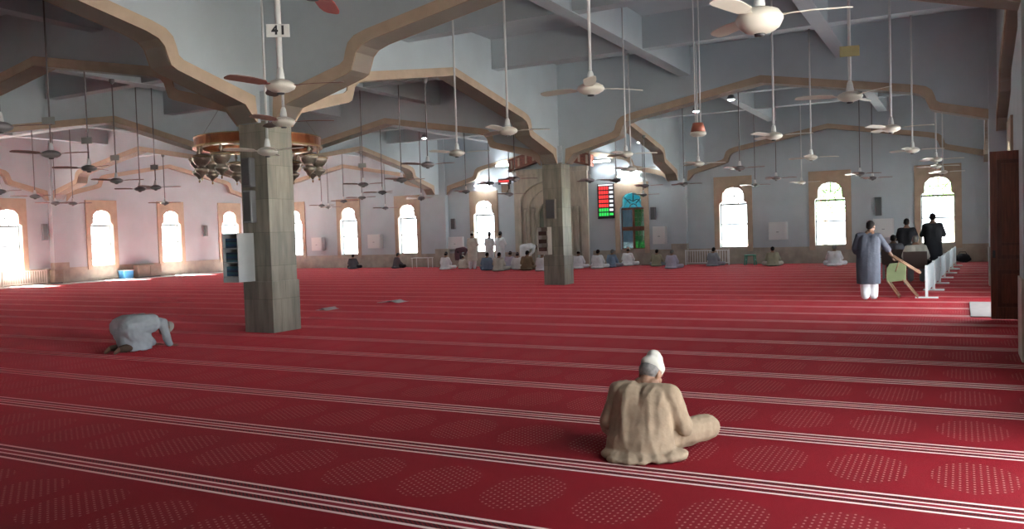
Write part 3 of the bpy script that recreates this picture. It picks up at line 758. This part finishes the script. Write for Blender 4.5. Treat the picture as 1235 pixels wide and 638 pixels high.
# trees beyond the front wall
LEAF = mat('leaf_green', (.06, .16, .03), .6, .4, 2); BARK = mat('bark', (.12, .09, .06), .9, .3, 8)
def tree(x, y, h, r, label, seed):
    rnd = random.Random(seed); t = thing('tree', label, 'tree', (x, y, -.25), 0, 'trees outside')
    tr = MB().tube([(0, 0, 0), (.05, 0, h*.4), (-.05, .1, h*.75)], [.16, .12, .05], 8)
    for k in range(6):
        a = k*PI/3; tr.tube([(.03, 0, h*(.4+.04*k)), (r*.7*math.cos(a), r*.7*math.sin(a), h*(.62+.05*k))], [.06, .02], 6)
    tr.obj('trunk', BARK, t)
    lf = MB()
    for k in range(2600):
        u = V3(rnd.gauss(0, 1), rnd.gauss(0, 1), rnd.gauss(0, 1)).normalized()*(rnd.random()**.4)
        c = V3(u.x*r, u.y*r, h*.72+u.z*r*.8)
        n_ = V3(rnd.gauss(0, 1), rnd.gauss(0, 1), rnd.gauss(0, 1)).normalized(); a = n_.orthogonal().normalized()*.09; b = n_.cross(a).normalized()*.045
        lf.b.faces.new([lf.b.verts.new(c+q) for q in (-a, b, a, -b)])
    lf.obj('foliage', LEAF, t)
V3 = lambda *a: Vector(a)
tree(-6.0, 44, 5.0, 1.9, 'leafy tree outside the middle right window', 1)
tree(-.3, 45, 5.6, 2.0, 'leafy tree outside the rightmost window', 2)

# ------------------------------------------------------------------ people
def cap_into(mb, p, q, r1, r2, n=12):
    p, q = Vector(p), Vector(q); d = q-p; L = d.length
    if L < 1e-5: q = p+Vector((0, 0, 1e-3)); d = q-p; L = d.length
    prof = [(r1*math.sin(k*PI/8), -r1*math.cos(k*PI/8)) for k in range(5)]+[(r2*math.cos(k*PI/8), L+r2*math.sin(k*PI/8)) for k in range(5)]
    prof[0] = (0, -r1); prof[-1] = (0, L+r2)
    mx = Matrix.Translation(p) @ d.to_track_quat('Z', 'Y').to_matrix().to_4x4()
    mb.lathe(prof, (0, 0, 0), n, mx)
def loft_into(mb, rings, n=28):
    vs = []
    for c, rx, ry in rings:
        vs.append([mb.b.verts.new((c[0]+rx*math.cos(2*PI*k/n), c[1]+ry*math.sin(2*PI*k/n), c[2])) for k in range(n)])
    for a, b in zip(vs, vs[1:]):
        for k in range(n): mb.b.faces.new((a[k], a[(k+1) % n], b[(k+1) % n], b[k]))
    mb.b.faces.new(vs[0][::-1]); mb.b.faces.new(vs[-1])
def solid(name, parts, m, voxel=.014, smooth=3, disp=None, cutz=None):
    mb = MB()
    for p in parts:
        if p[0] == 'c': cap_into(mb, *p[1:])
        elif p[0] == 'e': mb.ball(p[1], 1, 3, p[2], p[3] if len(p) > 3 else None)
        elif p[0] == 'l': loft_into(mb, p[1])
    me = mb.mesh('tmp', m)
    o = bpy.data.objects.new('tmp', me); COL.objects.link(o)
    r = o.modifiers.new('r', 'REMESH'); r.mode = 'VOXEL'; r.voxel_size = voxel
    sm = o.modifiers.new('s', 'SMOOTH'); sm.factor = .5; sm.iterations = smooth
    dg = bpy.context.evaluated_depsgraph_get(); me2 = bpy.data.meshes.new_from_object(o.evaluated_get(dg))
    bpy.data.objects.remove(o); me2.name = name
    me2.materials.clear(); me2.materials.append(m)
    for v in me2.vertices:
        if disp:
            v.co += v.normal*disp(v.co)
        if v.co.z < .004: v.co.z = .004
    for p in me2.polygons: p.use_smooth = True
    return me2
V = lambda *a: Vector(a)
def head_parts(c, f, upv):
    """c: centre of the head; f: facing; upv: crown direction"""
    c, f, u = V(*c), V(*f).normalized(), V(*upv); u = (u-f*u.dot(f)).normalized(); r = f.cross(u)
    R = Matrix((r, f, u)).transposed()
    at = lambda x, y, z: c+r*x+f*y+u*z
    P = [('e', at(0, -.012, .025), (.076, .094, .092), R), ('e', at(0, .022, -.035), (.060, .072, .078), R), ('e', at(0, .062, -.088), (.030, .026, .022), R),
         ('c', at(0, .086, .018), at(0, .108, -.022), .012, .017), ('e', at(0, .070, .028), (.056, .026, .014), R), ('c', at(-.022, .083, -.058), at(.022, .083, -.058), .010, .010)]
    for s_ in (-1, 1):
        P += [('e', at(s_*.080, -.008, -.008), (.013, .024, .034), R), ('e', at(s_*.038, .060, -.02), (.026, .026, .028), R)]
    return P, at, R
def hand_parts(w_, d, palm_n, side, curl=.5):
    """wrist, pointing direction, palm normal, side +-1 (thumb side = side * cross)"""
    w_, d, nn = V(*w_), V(*d).normalized(), V(*palm_n); nn = (nn-d*nn.dot(d)).normalized(); s_ = d.cross(nn)*side
    P = []
    for k in (-1.5, -.5, .5, 1.5): P.append(('c', w_+s_*k*.008, w_+d*.085+s_*k*.019, .015, .012))
    for k, L in ((-1.5, .058), (-.5, .072), (.5, .078), (1.5, .070)):
        a = w_+d*.088+s_*k*.0205; b = a+(d*math.cos(curl*.6)+nn*math.sin(curl*.6))*L*.5; e = b+(d*math.cos(curl*1.6)+nn*math.sin(curl*1.6))*L*.5
        P += [('c', a, b, .0095, .0085), ('c', b, e, .0085, .007)]
    a = w_+d*.03+s_*.026; b = a+(d*.6+s_*.7+nn*.3).normalized()*.04; e = b+(d*.9+s_*.25+nn*.3).normalized()*.03
    P += [('c', a, b, .012, .010), ('c', b, e, .010, .008)]
    return P
def body_parts(J, curl=.5):
    P, at, R = head_parts(J['head'], J['face'], J['crown'])
    P.append(('c', J['neck'], V(*J['head'])-V(*J['crown']).normalized()*.05-V(*J['face']).normalized()*.015, .056, .054))
    side = (V(*J['shR'])-V(*J['shL'])).normalized()
    for q in (-1, 1):
        P += [('c', V(*J['pelvis'])+side*q*.075, V(*J['chest'])+side*q*.075, .105, .115), ('c', V(*J['chest'])+side*q*.07, V(*J['neck'])+side*q*.04-V(0, 0, .02), .11, .06)]
    P.append(('c', J['shL'], J['shR'], .062, .062))
    for L in 'LR':
        P += [('c', J['sh'+L], J['el'+L], .050, .040), ('c', J['el'+L], J['wr'+L], .039, .027)]
        dd = J.get('hd'+L) or tuple(V(*J['wr'+L])-V(*J['el'+L]))
        P += hand_parts(J['wr'+L], dd, J.get('pn'+L, (0, 0, -1)), J.get('ts'+L, 1 if L == 'L' else -1), curl)
        P += [('c', J['hip'+L], J['kn'+L], .080, .055), ('c', J['kn'+L], J['an'+L], .054, .036), ('c', J['an'+L], J['to'+L], .036, .026)]
        for k in range(5):
            t_ = V(*J['to'+L]); f_ = (t_-V(*J['an'+L])).normalized()
    return P, at, R
def torso_cloth(J, g=.03, sleeve=1.0, sl=(.072, .066, .056)):
    side = (V(*J['shR'])-V(*J['shL'])).normalized(); P = []
    for q in (-1, 1):
        P += [('c', V(*J['pelvis'])+side*q*.085, V(*J['chest'])+side*q*.08, .115+g, .118+g), ('c', V(*J['chest'])+side*q*.07, V(*J['neck'])+side*q*.035-V(0, 0, .045), .115+g, .055)]
    P.append(('c', J['shL'], J['shR'], .066+g*.4, .066+g*.4))
    for L in 'LR':
        P.append(('c', J['sh'+L], J['el'+L], sl[0], sl[1]))
        e, w_ = V(*J['el'+L]), V(*J['wr'+L]); P.append(('c', e, e.lerp(w_, .9*sleeve), sl[1], sl[2]))
    return P
def trouser_parts(J, r=(.105, .085, .075), end=.95):
    P = []
    for L in 'LR':
        P += [('c', J['hip'+L], J['kn'+L], r[0], r[1]), ('c', J['kn'+L], V(*J['kn'+L]).lerp(V(*J['an'+L]), end), r[1], r[2])]
    P.append(('c', J['hipL'], J['hipR'], .12, .12))
    return P
def hair_cap(at, R, kind):
    if kind == 'hair': return [('e', at(0, -.022, .038), (.083, .094, .090), R), ('e', at(0, -.052, -.005), (.074, .062, .075), R)]
    if kind == 'cap': return [('c', at(0, -.012, .065), at(0, -.012, .092), .083, .073), ('c', at(0, .015, .062), at(0, .01, .088), .080, .070)]
    if kind == 'turban': return [('e', at(0, -.01, .085), (.105, .115, .065), R), ('e', at(0, -.01, .12), (.075, .085, .06), R)]
def mirror(J):
    for k in list(J):
        if k.endswith('L') and k[:-1] in ('sh', 'el', 'wr', 'hip', 'kn', 'an', 'to') and k[:-1]+'R' not in J:
            x, y, z = J[k]; J[k[:-1]+'R'] = (-x, y, z)
    return J
def clo(name, c, var=.10, sc=5): return mat(name, c, .85, var, sc, bump=.25, bscale=18, spec=.2)
SKIN = mat('brown_skin', (.27, .145, .09), .5, .12, 12); SKIN_D = mat('darker_brown_skin', (.16, .08, .05), .5, .12, 12)
C_WHITE = clo('white_cotton', (.86, .87, .88)); C_CREAM = clo('cream_cotton', (.62, .58, .50)); C_GREY = clo('grey_cotton', (.30, .32, .36)); C_BLUE = clo('blue_grey_cotton', (.20, .27, .38))
C_BROWN = clo('brown_cloth', (.30, .20, .12)); C_MAROON = clo('maroon_cloth', (.10, .045, .06)); C_OLIVE = clo('olive_cloth', (.36, .34, .24)); C_BLACK = clo('black_cloth', (.018, .018, .022)); C_DGREY = clo('dark_grey_cloth', (.11, .105, .12))
C_LIL = clo('pale_lilac_cotton', (.52, .50, .60))
HAIR = mat('black_hair', (.014, .012, .012), .9, .3, 40, spec=.1); HAIR_G = mat('grey_hair', (.15, .14, .13), .7, .3, 40); CAP_W = clo('white_cap_cloth', (.50, .48, .42)); CAP_D = clo('dark_cap', (.05, .05, .06))

def fold(fx, fz, amp):
    return lambda co: amp*(noise.noise(V(co.x*fx, co.y*fx, co.z*fz)))
def person(J, label, kurta, trousers, head=('hair', HAIR), skin=SKIN, cloth_extra=(), trouser_extra=(), group=None, voxel=.016, sleeve=1.0, disp=None, curl=.5, legcloth=True, g=.03, beard=None, bvox=None, sl=(.072, .066, .056), tr=(.105, .085, .075), tend=.95, name='kurta', fb=None):
    P, at, R = body_parts(J, curl)
    o = bpy.data.objects.new('person', solid('person', P, skin, bvox or voxel, 2)); COL.objects.link(o)
    tag(o, label, 'person', group)
    child(name, solid(name, torso_cloth(J, g, sleeve, sl)+list(cloth_extra), kurta, voxel, 4, disp), o)
    if legcloth: child('trousers', solid('trousers', trouser_parts(J, tr, tend)+list(trouser_extra), trousers, voxel, 4, disp), o)
    hp = hair_cap(at, R, head[0]); child('hair' if head[0] == 'hair' else 'cap', solid('headwear', hp, head[1], min(voxel, .012), 2), o)
    if head[0] != 'hair' and len(head) > 2: child('hair', solid('hair', [('e', at(0, -.030, .012), (.0805, .082, .070), R)], head[2], min(voxel, .012), 2), o)
    if beard: child('beard', solid('beard', [('e', at(0, .05, -.085), (.055, .05, .05), R), ('e', at(0, .07, -.12), (.035, .035, .05), R)], beard, .01, 2), o)
    e = MB()
    for s_ in (-1, 1): e.ball(at(s_*.031, .080, .008), .011, 2)
    child('eyes', e.mesh('eyes', mat('eye', (.05, .03, .02), .2), True), o)
    return o

# ---- the old man seated in front
J = dict(pelvis=(0, -.02, .14), chest=(.0, .05, .38), neck=(.005, .10, .52), head=(.02, .165, .575), face=(.25, .80, -.62), crown=(.12, .55, .83),
         shL=(-.185, .06, .455), shR=(.195, .06, .445), elL=(-.265, .04, .235), wrL=(-.15, .25, .17), elR=(.275, .10, .215), wrR=(.20, .33, .19), hdL=(.5, .6, -.3), hdR=(-.5, .7, -.25),
         hipL=(-.10, .03, .11), hipR=(.10, .03, .11), knL=(-.38, .34, .13), knR=(.385, .36, .165), anL=(.06, .42, .07), anR=(.02, .50, .07), toL=(.20, .43, .05), toR=(-.13, .52, .05))
BEIGE_K = clo('beige_kurta_cloth', (.29, .215, .145), .22, 9)
def dfold(co):
    rg = lambda q: .35-abs(noise.noise(q))*1.5
    return .004+.013*rg(V(co.x*8+co.z*1.2, co.y*7, co.z*1.8))+.006*rg(V(co.x*17+5-co.z*4, co.y*14, co.z*5))+.007*noise.noise(V(co.x*5, co.y*5, co.z*5))
hem = [('e', (0, -.09, .035), (.27, .17, .045)), ('e', (-.16, -.13, .03), (.11, .09, .032)), ('e', (.13, -.14, .03), (.12, .08, .030)), ('e', (-.03, -.235, .02), (.16, .06, .022)), ('e', (.24, -.03, .04), (.10, .14, .045)),
       ('l', [((0, -.035, .03), .265, .165), ((0, -.035, .14), .245, .155), ((0, .0, .26), .225, .140), ((0, .035, .38), .215, .125), ((.005, .055, .46), .17, .10)])]
man = person(J, 'person in beige kurta and white cap sitting on the carpet in front', BEIGE_K, BEIGE_K, ('cap', CAP_W, HAIR_G), SKIN, hem, [('c', (.10, .03, .13), (.36, .34, .165), .115, .095), ('c', (.36, .34, .165), (.05, .50, .07), .09, .07)], None, .010, .95, dfold, .8, g=.03, beard=HAIR_G, bvox=.007, sl=(.078, .072, .06))
man.location = (-2.06, 5.76, 0)
# pointed crown of the cap
P_, at_, R_ = head_parts(J['head'], J['face'], J['crown'])
for c in man.children:
    if c.name.startswith('cap'):
        c.data = solid('cap', [('e', at_(0, -.012, .064), (.089, .104, .064), R_), ('c', at_(0, -.014, .066), at_(0, -.028, .122), .089, .060), ('c', at_(0, .03, .066), at_(0, .005, .125), .074, .050)], CAP_W, .008, 2, fold(26, 26, .004))

# ---- the man in prostration
J = dict(pelvis=(0, -.20, .43), chest=(0, .17, .43), neck=(0, .36, .40), head=(0, .50, .30), face=(0, .1, -1), crown=(0, 1, -.2),
         shL=(-.18, .31, .41), shR=(.18, .31, .41), elL=(-.24, .32, .19), elR=(.24, .32, .19), wrL=(-.19, .43, .04), wrR=(.19, .43, .04), hdL=(.15, 1, -.1), hdR=(-.15, 1, -.1),
         hipL=(-.11, -.24, .36), hipR=(.11, -.24, .36), knL=(-.13, -.02, .07), knR=(.13, -.02, .07), anL=(-.11, -.42, .08), anR=(.11, -.42, .08), toL=(-.11, -.50, .03), toR=(.11, -.50, .03))
drape = [('l', [((0, -.08, .02), .235, .24), ((0, -.10, .2), .235, .25), ((0, -.13, .38), .24, .27), ((0, -.13, .50), .20, .22), ((0, -.10, .56), .13, .15)]), ('c', (-.1, -.22, .38), (-.09, .16, .40), .175, .14), ('c', (.1, -.22, .38), (.09, .16, .40), .175, .14), ('c', (-.13, -.2, .28), (-.13, .0, .10), .13, .11), ('c', (.13, -.2, .28), (.13, .0, .10), .13, .11), ('l', [((0, .03, .02), .21, .15), ((0, .02, .2), .20, .16), ((0, .0, .42), .18, .16)])]
bow = person(J, 'person in pale grey white kurta bowed down in prostration on the left', clo('pale_grey_cotton', (.56, .60, .62)), clo('brown_trousers', (.13, .085, .06)), ('cap', CAP_W, HAIR_G), SKIN, drape, (), None, .011, .95, lambda co: .014*noise.noise(V(co.x*9, co.y*9, co.z*4))+.006*noise.noise(co*18), .15, g=.02, bvox=.008, tr=(.08, .065, .055))
bow.location = (-11.36, 8.72, 0)

# ---- the man in grey carrying a folding chair
J = dict(pelvis=(0, -.02, .93), chest=(.02, .05, 1.26), neck=(.03, .08, 1.44), head=(.045, .13, 1.555), face=(.35, .9, -.35), crown=(0, .2, 1),
         shL=(-.185, .06, 1.37), shR=(.20, .07, 1.35), elL=(-.255, .05, 1.10), wrL=(-.20, .16, .88), elR=(.34, .12, 1.12), wrR=(.44, .20, .93), hdL=(.1, .4, -1), hdR=(.3, .2, -.9), pnR=(1, 0, 0),
         hipL=(-.09, -.02, .90), hipR=(.09, -.02, .90), knL=(-.08, .05, .50), knR=(.08, .08, .50), anL=(-.06, -.04, .09), anR=(.09, .08, .09), toL=(-.07, .11, .03), toR=(.12, .22, .03))
skirt = [('l', [((0, -.0, .36), .235, .19), ((0, -.01, .75), .245, .185), ((.005, .0, .98), .235, .165), ((.01, .03, 1.2), .19, .13), ((.02, .05, 1.34), .15, .10)])]
VEST = clo('slate_grey_kurta', (.085, .096, .125))
wk = person(J, 'person in long slate grey kurta standing and carrying a folding chair', VEST, C_WHITE, ('hair', HAIR), SKIN_D, skirt, (), None, .012, .30, lambda co: .010*noise.noise(V(co.x*10, co.y*10, co.z*2.2)), .9, g=.02, bvox=.008, sl=(.07, .07, .07), tr=(.12, .105, .085))
wk.location = (-1.72, 19.0, 0)
SLEEVE = None
CHW = mat('chair_wood', (.30, .17, .10), .5, .2, 6); GRN = clo('faded_green_cloth', (.22, .27, .14))
t = thing('folding_chair', 'folding wooden chair with green seat held by the man in grey', 'chair', (-1.74, 19.0, 0))
def rod(nm, a, b, r=.016, m=CHW): return MB().tube([a, b], r, 8).obj(nm, m, t, True)
for y in (.18, .60):
    rod('long_rail', (.40, y-.02, .97), (.98, y+.08, .56)); rod('leg', (.66, y+.10, .42), (.92, y+.50, .02)); rod('rear_leg', (.36, y+.10, .40), (.56, y+.50, .02)); rod('link', (.60, y+.03, .83), (.52, y+.10, .60), .011)
for a, y in (((.98, .56), .08), ((.90, .06), .46), ((.54, .06), .46)): rod('cross_bar', (a[0], .18+y, a[1]), (a[0], .60+y, a[1]))
MB().prism([(.33, .36), (.70, .40), (.72, .70), (.66, .78), (.40, .76), (.34, .66)], 'Y', .40, .43).obj('seat', GRN, t, bevel=.01)

# ---- prototypes for the people along the front wall
Jst = mirror(dict(pelvis=(0, 0, .95), chest=(0, 0, 1.27), neck=(0, .01, 1.46), head=(0, .045, 1.60), face=(0, 1, -.2), crown=(0, .1, 1),
    shL=(-.185, 0, 1.385), elL=(-.27, .06, 1.13), wrL=(-.07, .22, 1.14), hdL=(1, .2, 0), hdR=(-1, .2, 0), hipL=(-.1, 0, .92), knL=(-.11, .03, .5), anL=(-.11, -.02, .08), toL=(-.13, .15, .03)))
sk_st = [('l', [((0, 0, .40), .26, .19), ((0, 0, .75), .235, .17), ((0, 0, 1.05), .205, .145), ((0, .0, 1.25), .195, .13), ((0, .01, 1.36), .15, .10)])]
STAND = person(Jst, 'x', C_WHITE, C_WHITE, ('cap', CAP_W, HAIR), SKIN, sk_st, (), None, .018, 1, fold(8, 2.5, .012), .4, tr=(.12, .10, .085))
STANDH = person(Jst, 'x', C_BLACK, C_BLACK, ('hair', HAIR), SKIN, sk_st, (), None, .018, 1, fold(8, 2.5, .012), .4, tr=(.12, .10, .085))
Jse = mirror(dict(pelvis=(0, 0, .13), chest=(0, .04, .42), neck=(0, .07, .585), head=(0, .125, .70), face=(0, .95, -.35), crown=(0, .25, 1),
    shL=(-.185, .05, .515), elL=(-.27, .10, .30), wrL=(-.14, .31, .21), hipL=(-.1, .04, .11), knL=(-.37, .32, .12), anL=(.08, .38, .07), toL=(.22, .40, .05)))
sk_se = [('e', (0, -.05, .05), (.30, .22, .06)), ('l', [((0, -.02, .03), .25, .18), ((0, -.01, .15), .235, .165), ((0, .02, .30), .215, .145), ((0, .05, .44), .195, .12), ((0, .06, .52), .15, .09)])]
SEAT = person(Jse, 'x', C_WHITE, C_WHITE, ('cap', CAP_W, HAIR), SKIN, sk_se, (), None, .018, 1, fold(9, 3, .014), .6)
SEATH = person(Jse, 'x', C_WHITE, C_WHITE, ('hair', HAIR), SKIN, sk_se, (), None, .018, 1, fold(9, 3, .014), .6)
Jru = mirror(dict(pelvis=(0, -.12, .93), chest=(0, .22, .98), neck=(0, .42, .97), head=(0, .56, .93), face=(0, .35, -1), crown=(0, 1, .2),
    shL=(-.185, .36, .97), elL=(-.23, .26, .72), wrL=(-.14, .10, .55), hipL=(-.1, -.12, .90), knL=(-.12, .0, .48), anL=(-.11, 0, .08), toL=(-.13, .17, .03)))
sk_ru = [('l', [((0, -.08, .40), .24, .20), ((0, -.10, .75), .225, .20), ((0, -.08, .98), .19, .19), ((0, -.04, 1.05), .13, .15)])]
RUKU = person(Jru, 'x', C_WHITE, C_WHITE, ('cap', CAP_W, HAIR), SKIN, sk_ru, (), None, .018, 1, fold(8, 3, .012), .3, tr=(.12, .10, .085))
Jch = mirror(dict(pelvis=(0, 0, .56), chest=(0, .05, .86), neck=(0, .09, 1.03), head=(0, .15, 1.14), face=(0, .95, -.35), crown=(0, .25, 1),
    shL=(-.19, .06, .95), elL=(-.28, .10, .72), wrL=(-.20, .34, .65), hipL=(-.1, .05, .53), knL=(-.14, .46, .50), anL=(-.14, .42, .09), toL=(-.15, .60, .03)))
sk_ch = [('l', [((0, .0, .46), .23, .17), ((0, .01, .62), .215, .15), ((0, .04, .80), .20, .135), ((0, .06, .94), .15, .10)]), ('c', (-.11, .05, .54), (-.14, .44, .52), .12, .11), ('c', (.11, .05, .54), (.14, .44, .52), .12, .11)]
CHAIRP = person(Jch, 'x', C_CREAM, C_CREAM, ('hair', HAIR_G), SKIN, sk_ch, (), None, .018, 1, fold(9, 3, .012), .5)
used = set()
def put(proto, x, y, label, k, tr=None, head=None, rz=0, sc=1.0, z=0, skin=None):
    mats = {'kurta': k, 'trousers': tr or k}
    if head: mats['cap'] = head; 
    if head and not any(c.name.startswith('cap') for c in proto.children): mats['hair'] = head
    if skin: mats['person'] = skin
    if proto.name not in used:
        used.add(proto.name); proto.location = (x, y, z); proto.rotation_euler = (0, 0, rz); proto.scale = (sc,)*3; proto['label'] = label; r = proto; proto['group'] = 'people along the front wall'
        paint(r, mats)
    else: r = dup(proto, (x, y, z), rz, label, 'people along the front wall', mats, sc)
    return r
put(SEATH, -28.86, 35.6, 'person in dark grey seated on carpet below the white wall cabinet', C_DGREY, C_BLACK, HAIR, .3, .95)
put(SEATH, -26.2, 35.9, 'person in dark clothes seated before the window left of the white table', C_DGREY, C_BLACK, HAIR, -.5, .98)
put(SEAT, -22.0, 34.1, 'person in white and dark cap seated leftmost of the group by the niche', C_WHITE, None, CAP_D)
put(RUKU, -22.3, 36.0, 'person in maroon bending forward beside the tall standing man', C_MAROON, C_BLACK, CAP_D, -1.0, .93, 0, SKIN_D)
put(SEAT, -21.45, 34.8, 'person in white seated right beside the maroon bending one', C_CREAM, None, CAP_W, 0, .78)
put(STAND, -20.32, 33.9, 'person in long white standing tallest before the bright window', C_CREAM, C_WHITE, CAP_W, 0, 1.02)
put(STAND, -20.7, 36.2, 'person in white standing at the right edge of the bright window', C_WHITE, None, CAP_D, 0, .99)
put(STAND, -19.75, 35.6, 'person in white standing in front of the wall right of bright window', C_WHITE, None, CAP_D, 0, 1.0)
put(SEATH, -19.1, 33.1, 'person in blue grey seated on carpet between standing men', C_BLUE, None, HAIR, .2, .98)
put(SEATH, -18.02, 32.25, 'person in white with black hair seated right of the blue grey one', C_CREAM, None, HAIR, 0, 1.0)
put(SEAT, -18.72, 34.6, 'person in pale lilac seated behind the row left of the niche', C_LIL, None, CAP_D, .1, .95)
put(SEAT, -17.72, 33.5, 'person in white seated left of the brown dressed one', C_WHITE, None, CAP_D, .4, .92)
put(SEATH, -16.85, 32.7, 'person in brown seated on carpet left of the far marble column', C_BROWN, None, HAIR, 0, 1.05)
put(RUKU, -18.35, 35.6, 'person in white bowing forward before the prayer niche, the taller bowed one', C_WHITE, None, CAP_W, -.5, 1.03)
put(RUKU, -17.15, 35.0, 'person in pale green white bowing beside the far marble column', clo('pale_green_cotton', (.55, .66, .64)), None, CAP_W, -.2, .86)
put(SEAT, -15.75, 31.95, 'person in white seated half hidden by the far marble column left side', C_WHITE, None, CAP_W, 0, .98)
put(SEAT, -14.87, 33.8, 'person in white seated just right of the far marble column', C_WHITE, None, CAP_W, 0, .97)
put(SEATH, -13.95, 33.8, 'person in white with black hair seated below the lit board', C_WHITE, None, HAIR, 0, 1.0)
put(SEATH, -13.66, 34.7, 'person in blue grey seated leaning below the left edge of the wooden window', C_BLUE, C_GREY, HAIR_G, -.3, .97)
put(SEAT, -13.42, 36.1, 'person in white seated directly below the wooden window', C_WHITE, None, CAP_W, -.1, 1.0)
put(SEATH, -11.85, 35.5, 'person in grey green seated against the wall left of the corner pilaster', C_OLIVE, C_GREY, HAIR, 0, .9)
put(SEATH, -10.49, 33.3, 'person in pale lilac with grey hair seated before the corner pilaster', C_LIL, None, HAIR_G, -.2, .94)
put(SEATH, -9.25, 35.1, 'person in grey seated in front of the white slatted railing', C_GREY, None, HAIR, -.3, .96)
put(SEATH, -6.7, 34.7, 'person in olive seated between the green stool and wall', C_OLIVE, C_CREAM, HAIR, .2, .95)
put(SEATH, -4.32, 34.3, 'person in white seated below the middle right window', C_WHITE, None, HAIR_G, 0, 1.0)
put(STANDH, -1.42, 27.4, 'person in black standing in prayer beyond the old man on the chair', C_BLACK, C_BLACK, HAIR, 0, 1.0, 0, SKIN_D)
put(STANDH, -.74, 27.9, 'person in black standing in prayer before the rightmost window', C_BLACK, C_BLACK, HAIR, 0, 1.08, 0, SKIN_D)
# chairs with their sitters
CHB = mat('brown_chair_plastic', (.075, .05, .04), .5)
def side_chair(x, y, label):
    c = thing('armchair', label, 'chair', (x, y, 0))
    MB().box(-.25, .25, -.22, .22, .41, .445).obj('seat', CHB, c, bevel=.01)
    MB().prism([(-.24, .44), (-.21, .44), (-.26, .86), (-.29, .86)], 'X', -.28, .28).obj('backrest', CHB, c, bevel=.006)
    for s_ in (-1, 1):
        MB().tube([(s_*.25, -.24, 0), (s_*.25, -.22, .42)], .018, 8).obj('leg', GREYM, c); MB().tube([(s_*.25, .20, 0), (s_*.25, .2, .62)], .018, 8).obj('leg', GREYM, c)
        MB().box(s_*.31-.025, s_*.31+.025, -.25, .24, .62, .65).obj('armrest', CHB, c)
    return c
side_chair(-1.05, 24.2, 'brown armchair under the old man beside the white barrier')
put(CHAIRP, -1.05, 24.2, 'person with grey hair and pale kurta seated on the brown armchair', C_CREAM, C_GREY, HAIR_G, 0, 1.0)
side_chair(-1.72, 26.3, 'brown armchair farther off, behind the folding chair')
put(CHAIRP, -1.72, 26.3, 'person in dark clothes seated on the farther armchair behind the folding chair', C_DGREY, C_BLACK, HAIR, 0, 1.0, 0, SKIN_D)
t = thing('shoulder_bag', 'dark bag on the carpet by the wall right of the barrier row', 'bag', (.05, 36.5, 0))
child('bag_body', solid('bag_body', [('e', (0, 0, .17), (.27, .17, .17)), ('e', (.1, 0, .12), (.2, .16, .12))], C_BLACK, .02, 2, fold(6, 6, .02)), t)
MB().tube([(-.15, 0, .28), (-.1, 0, .40), (.1, 0, .40), (.15, 0, .28)], .015, 6).obj('strap', C_BLACK, t)
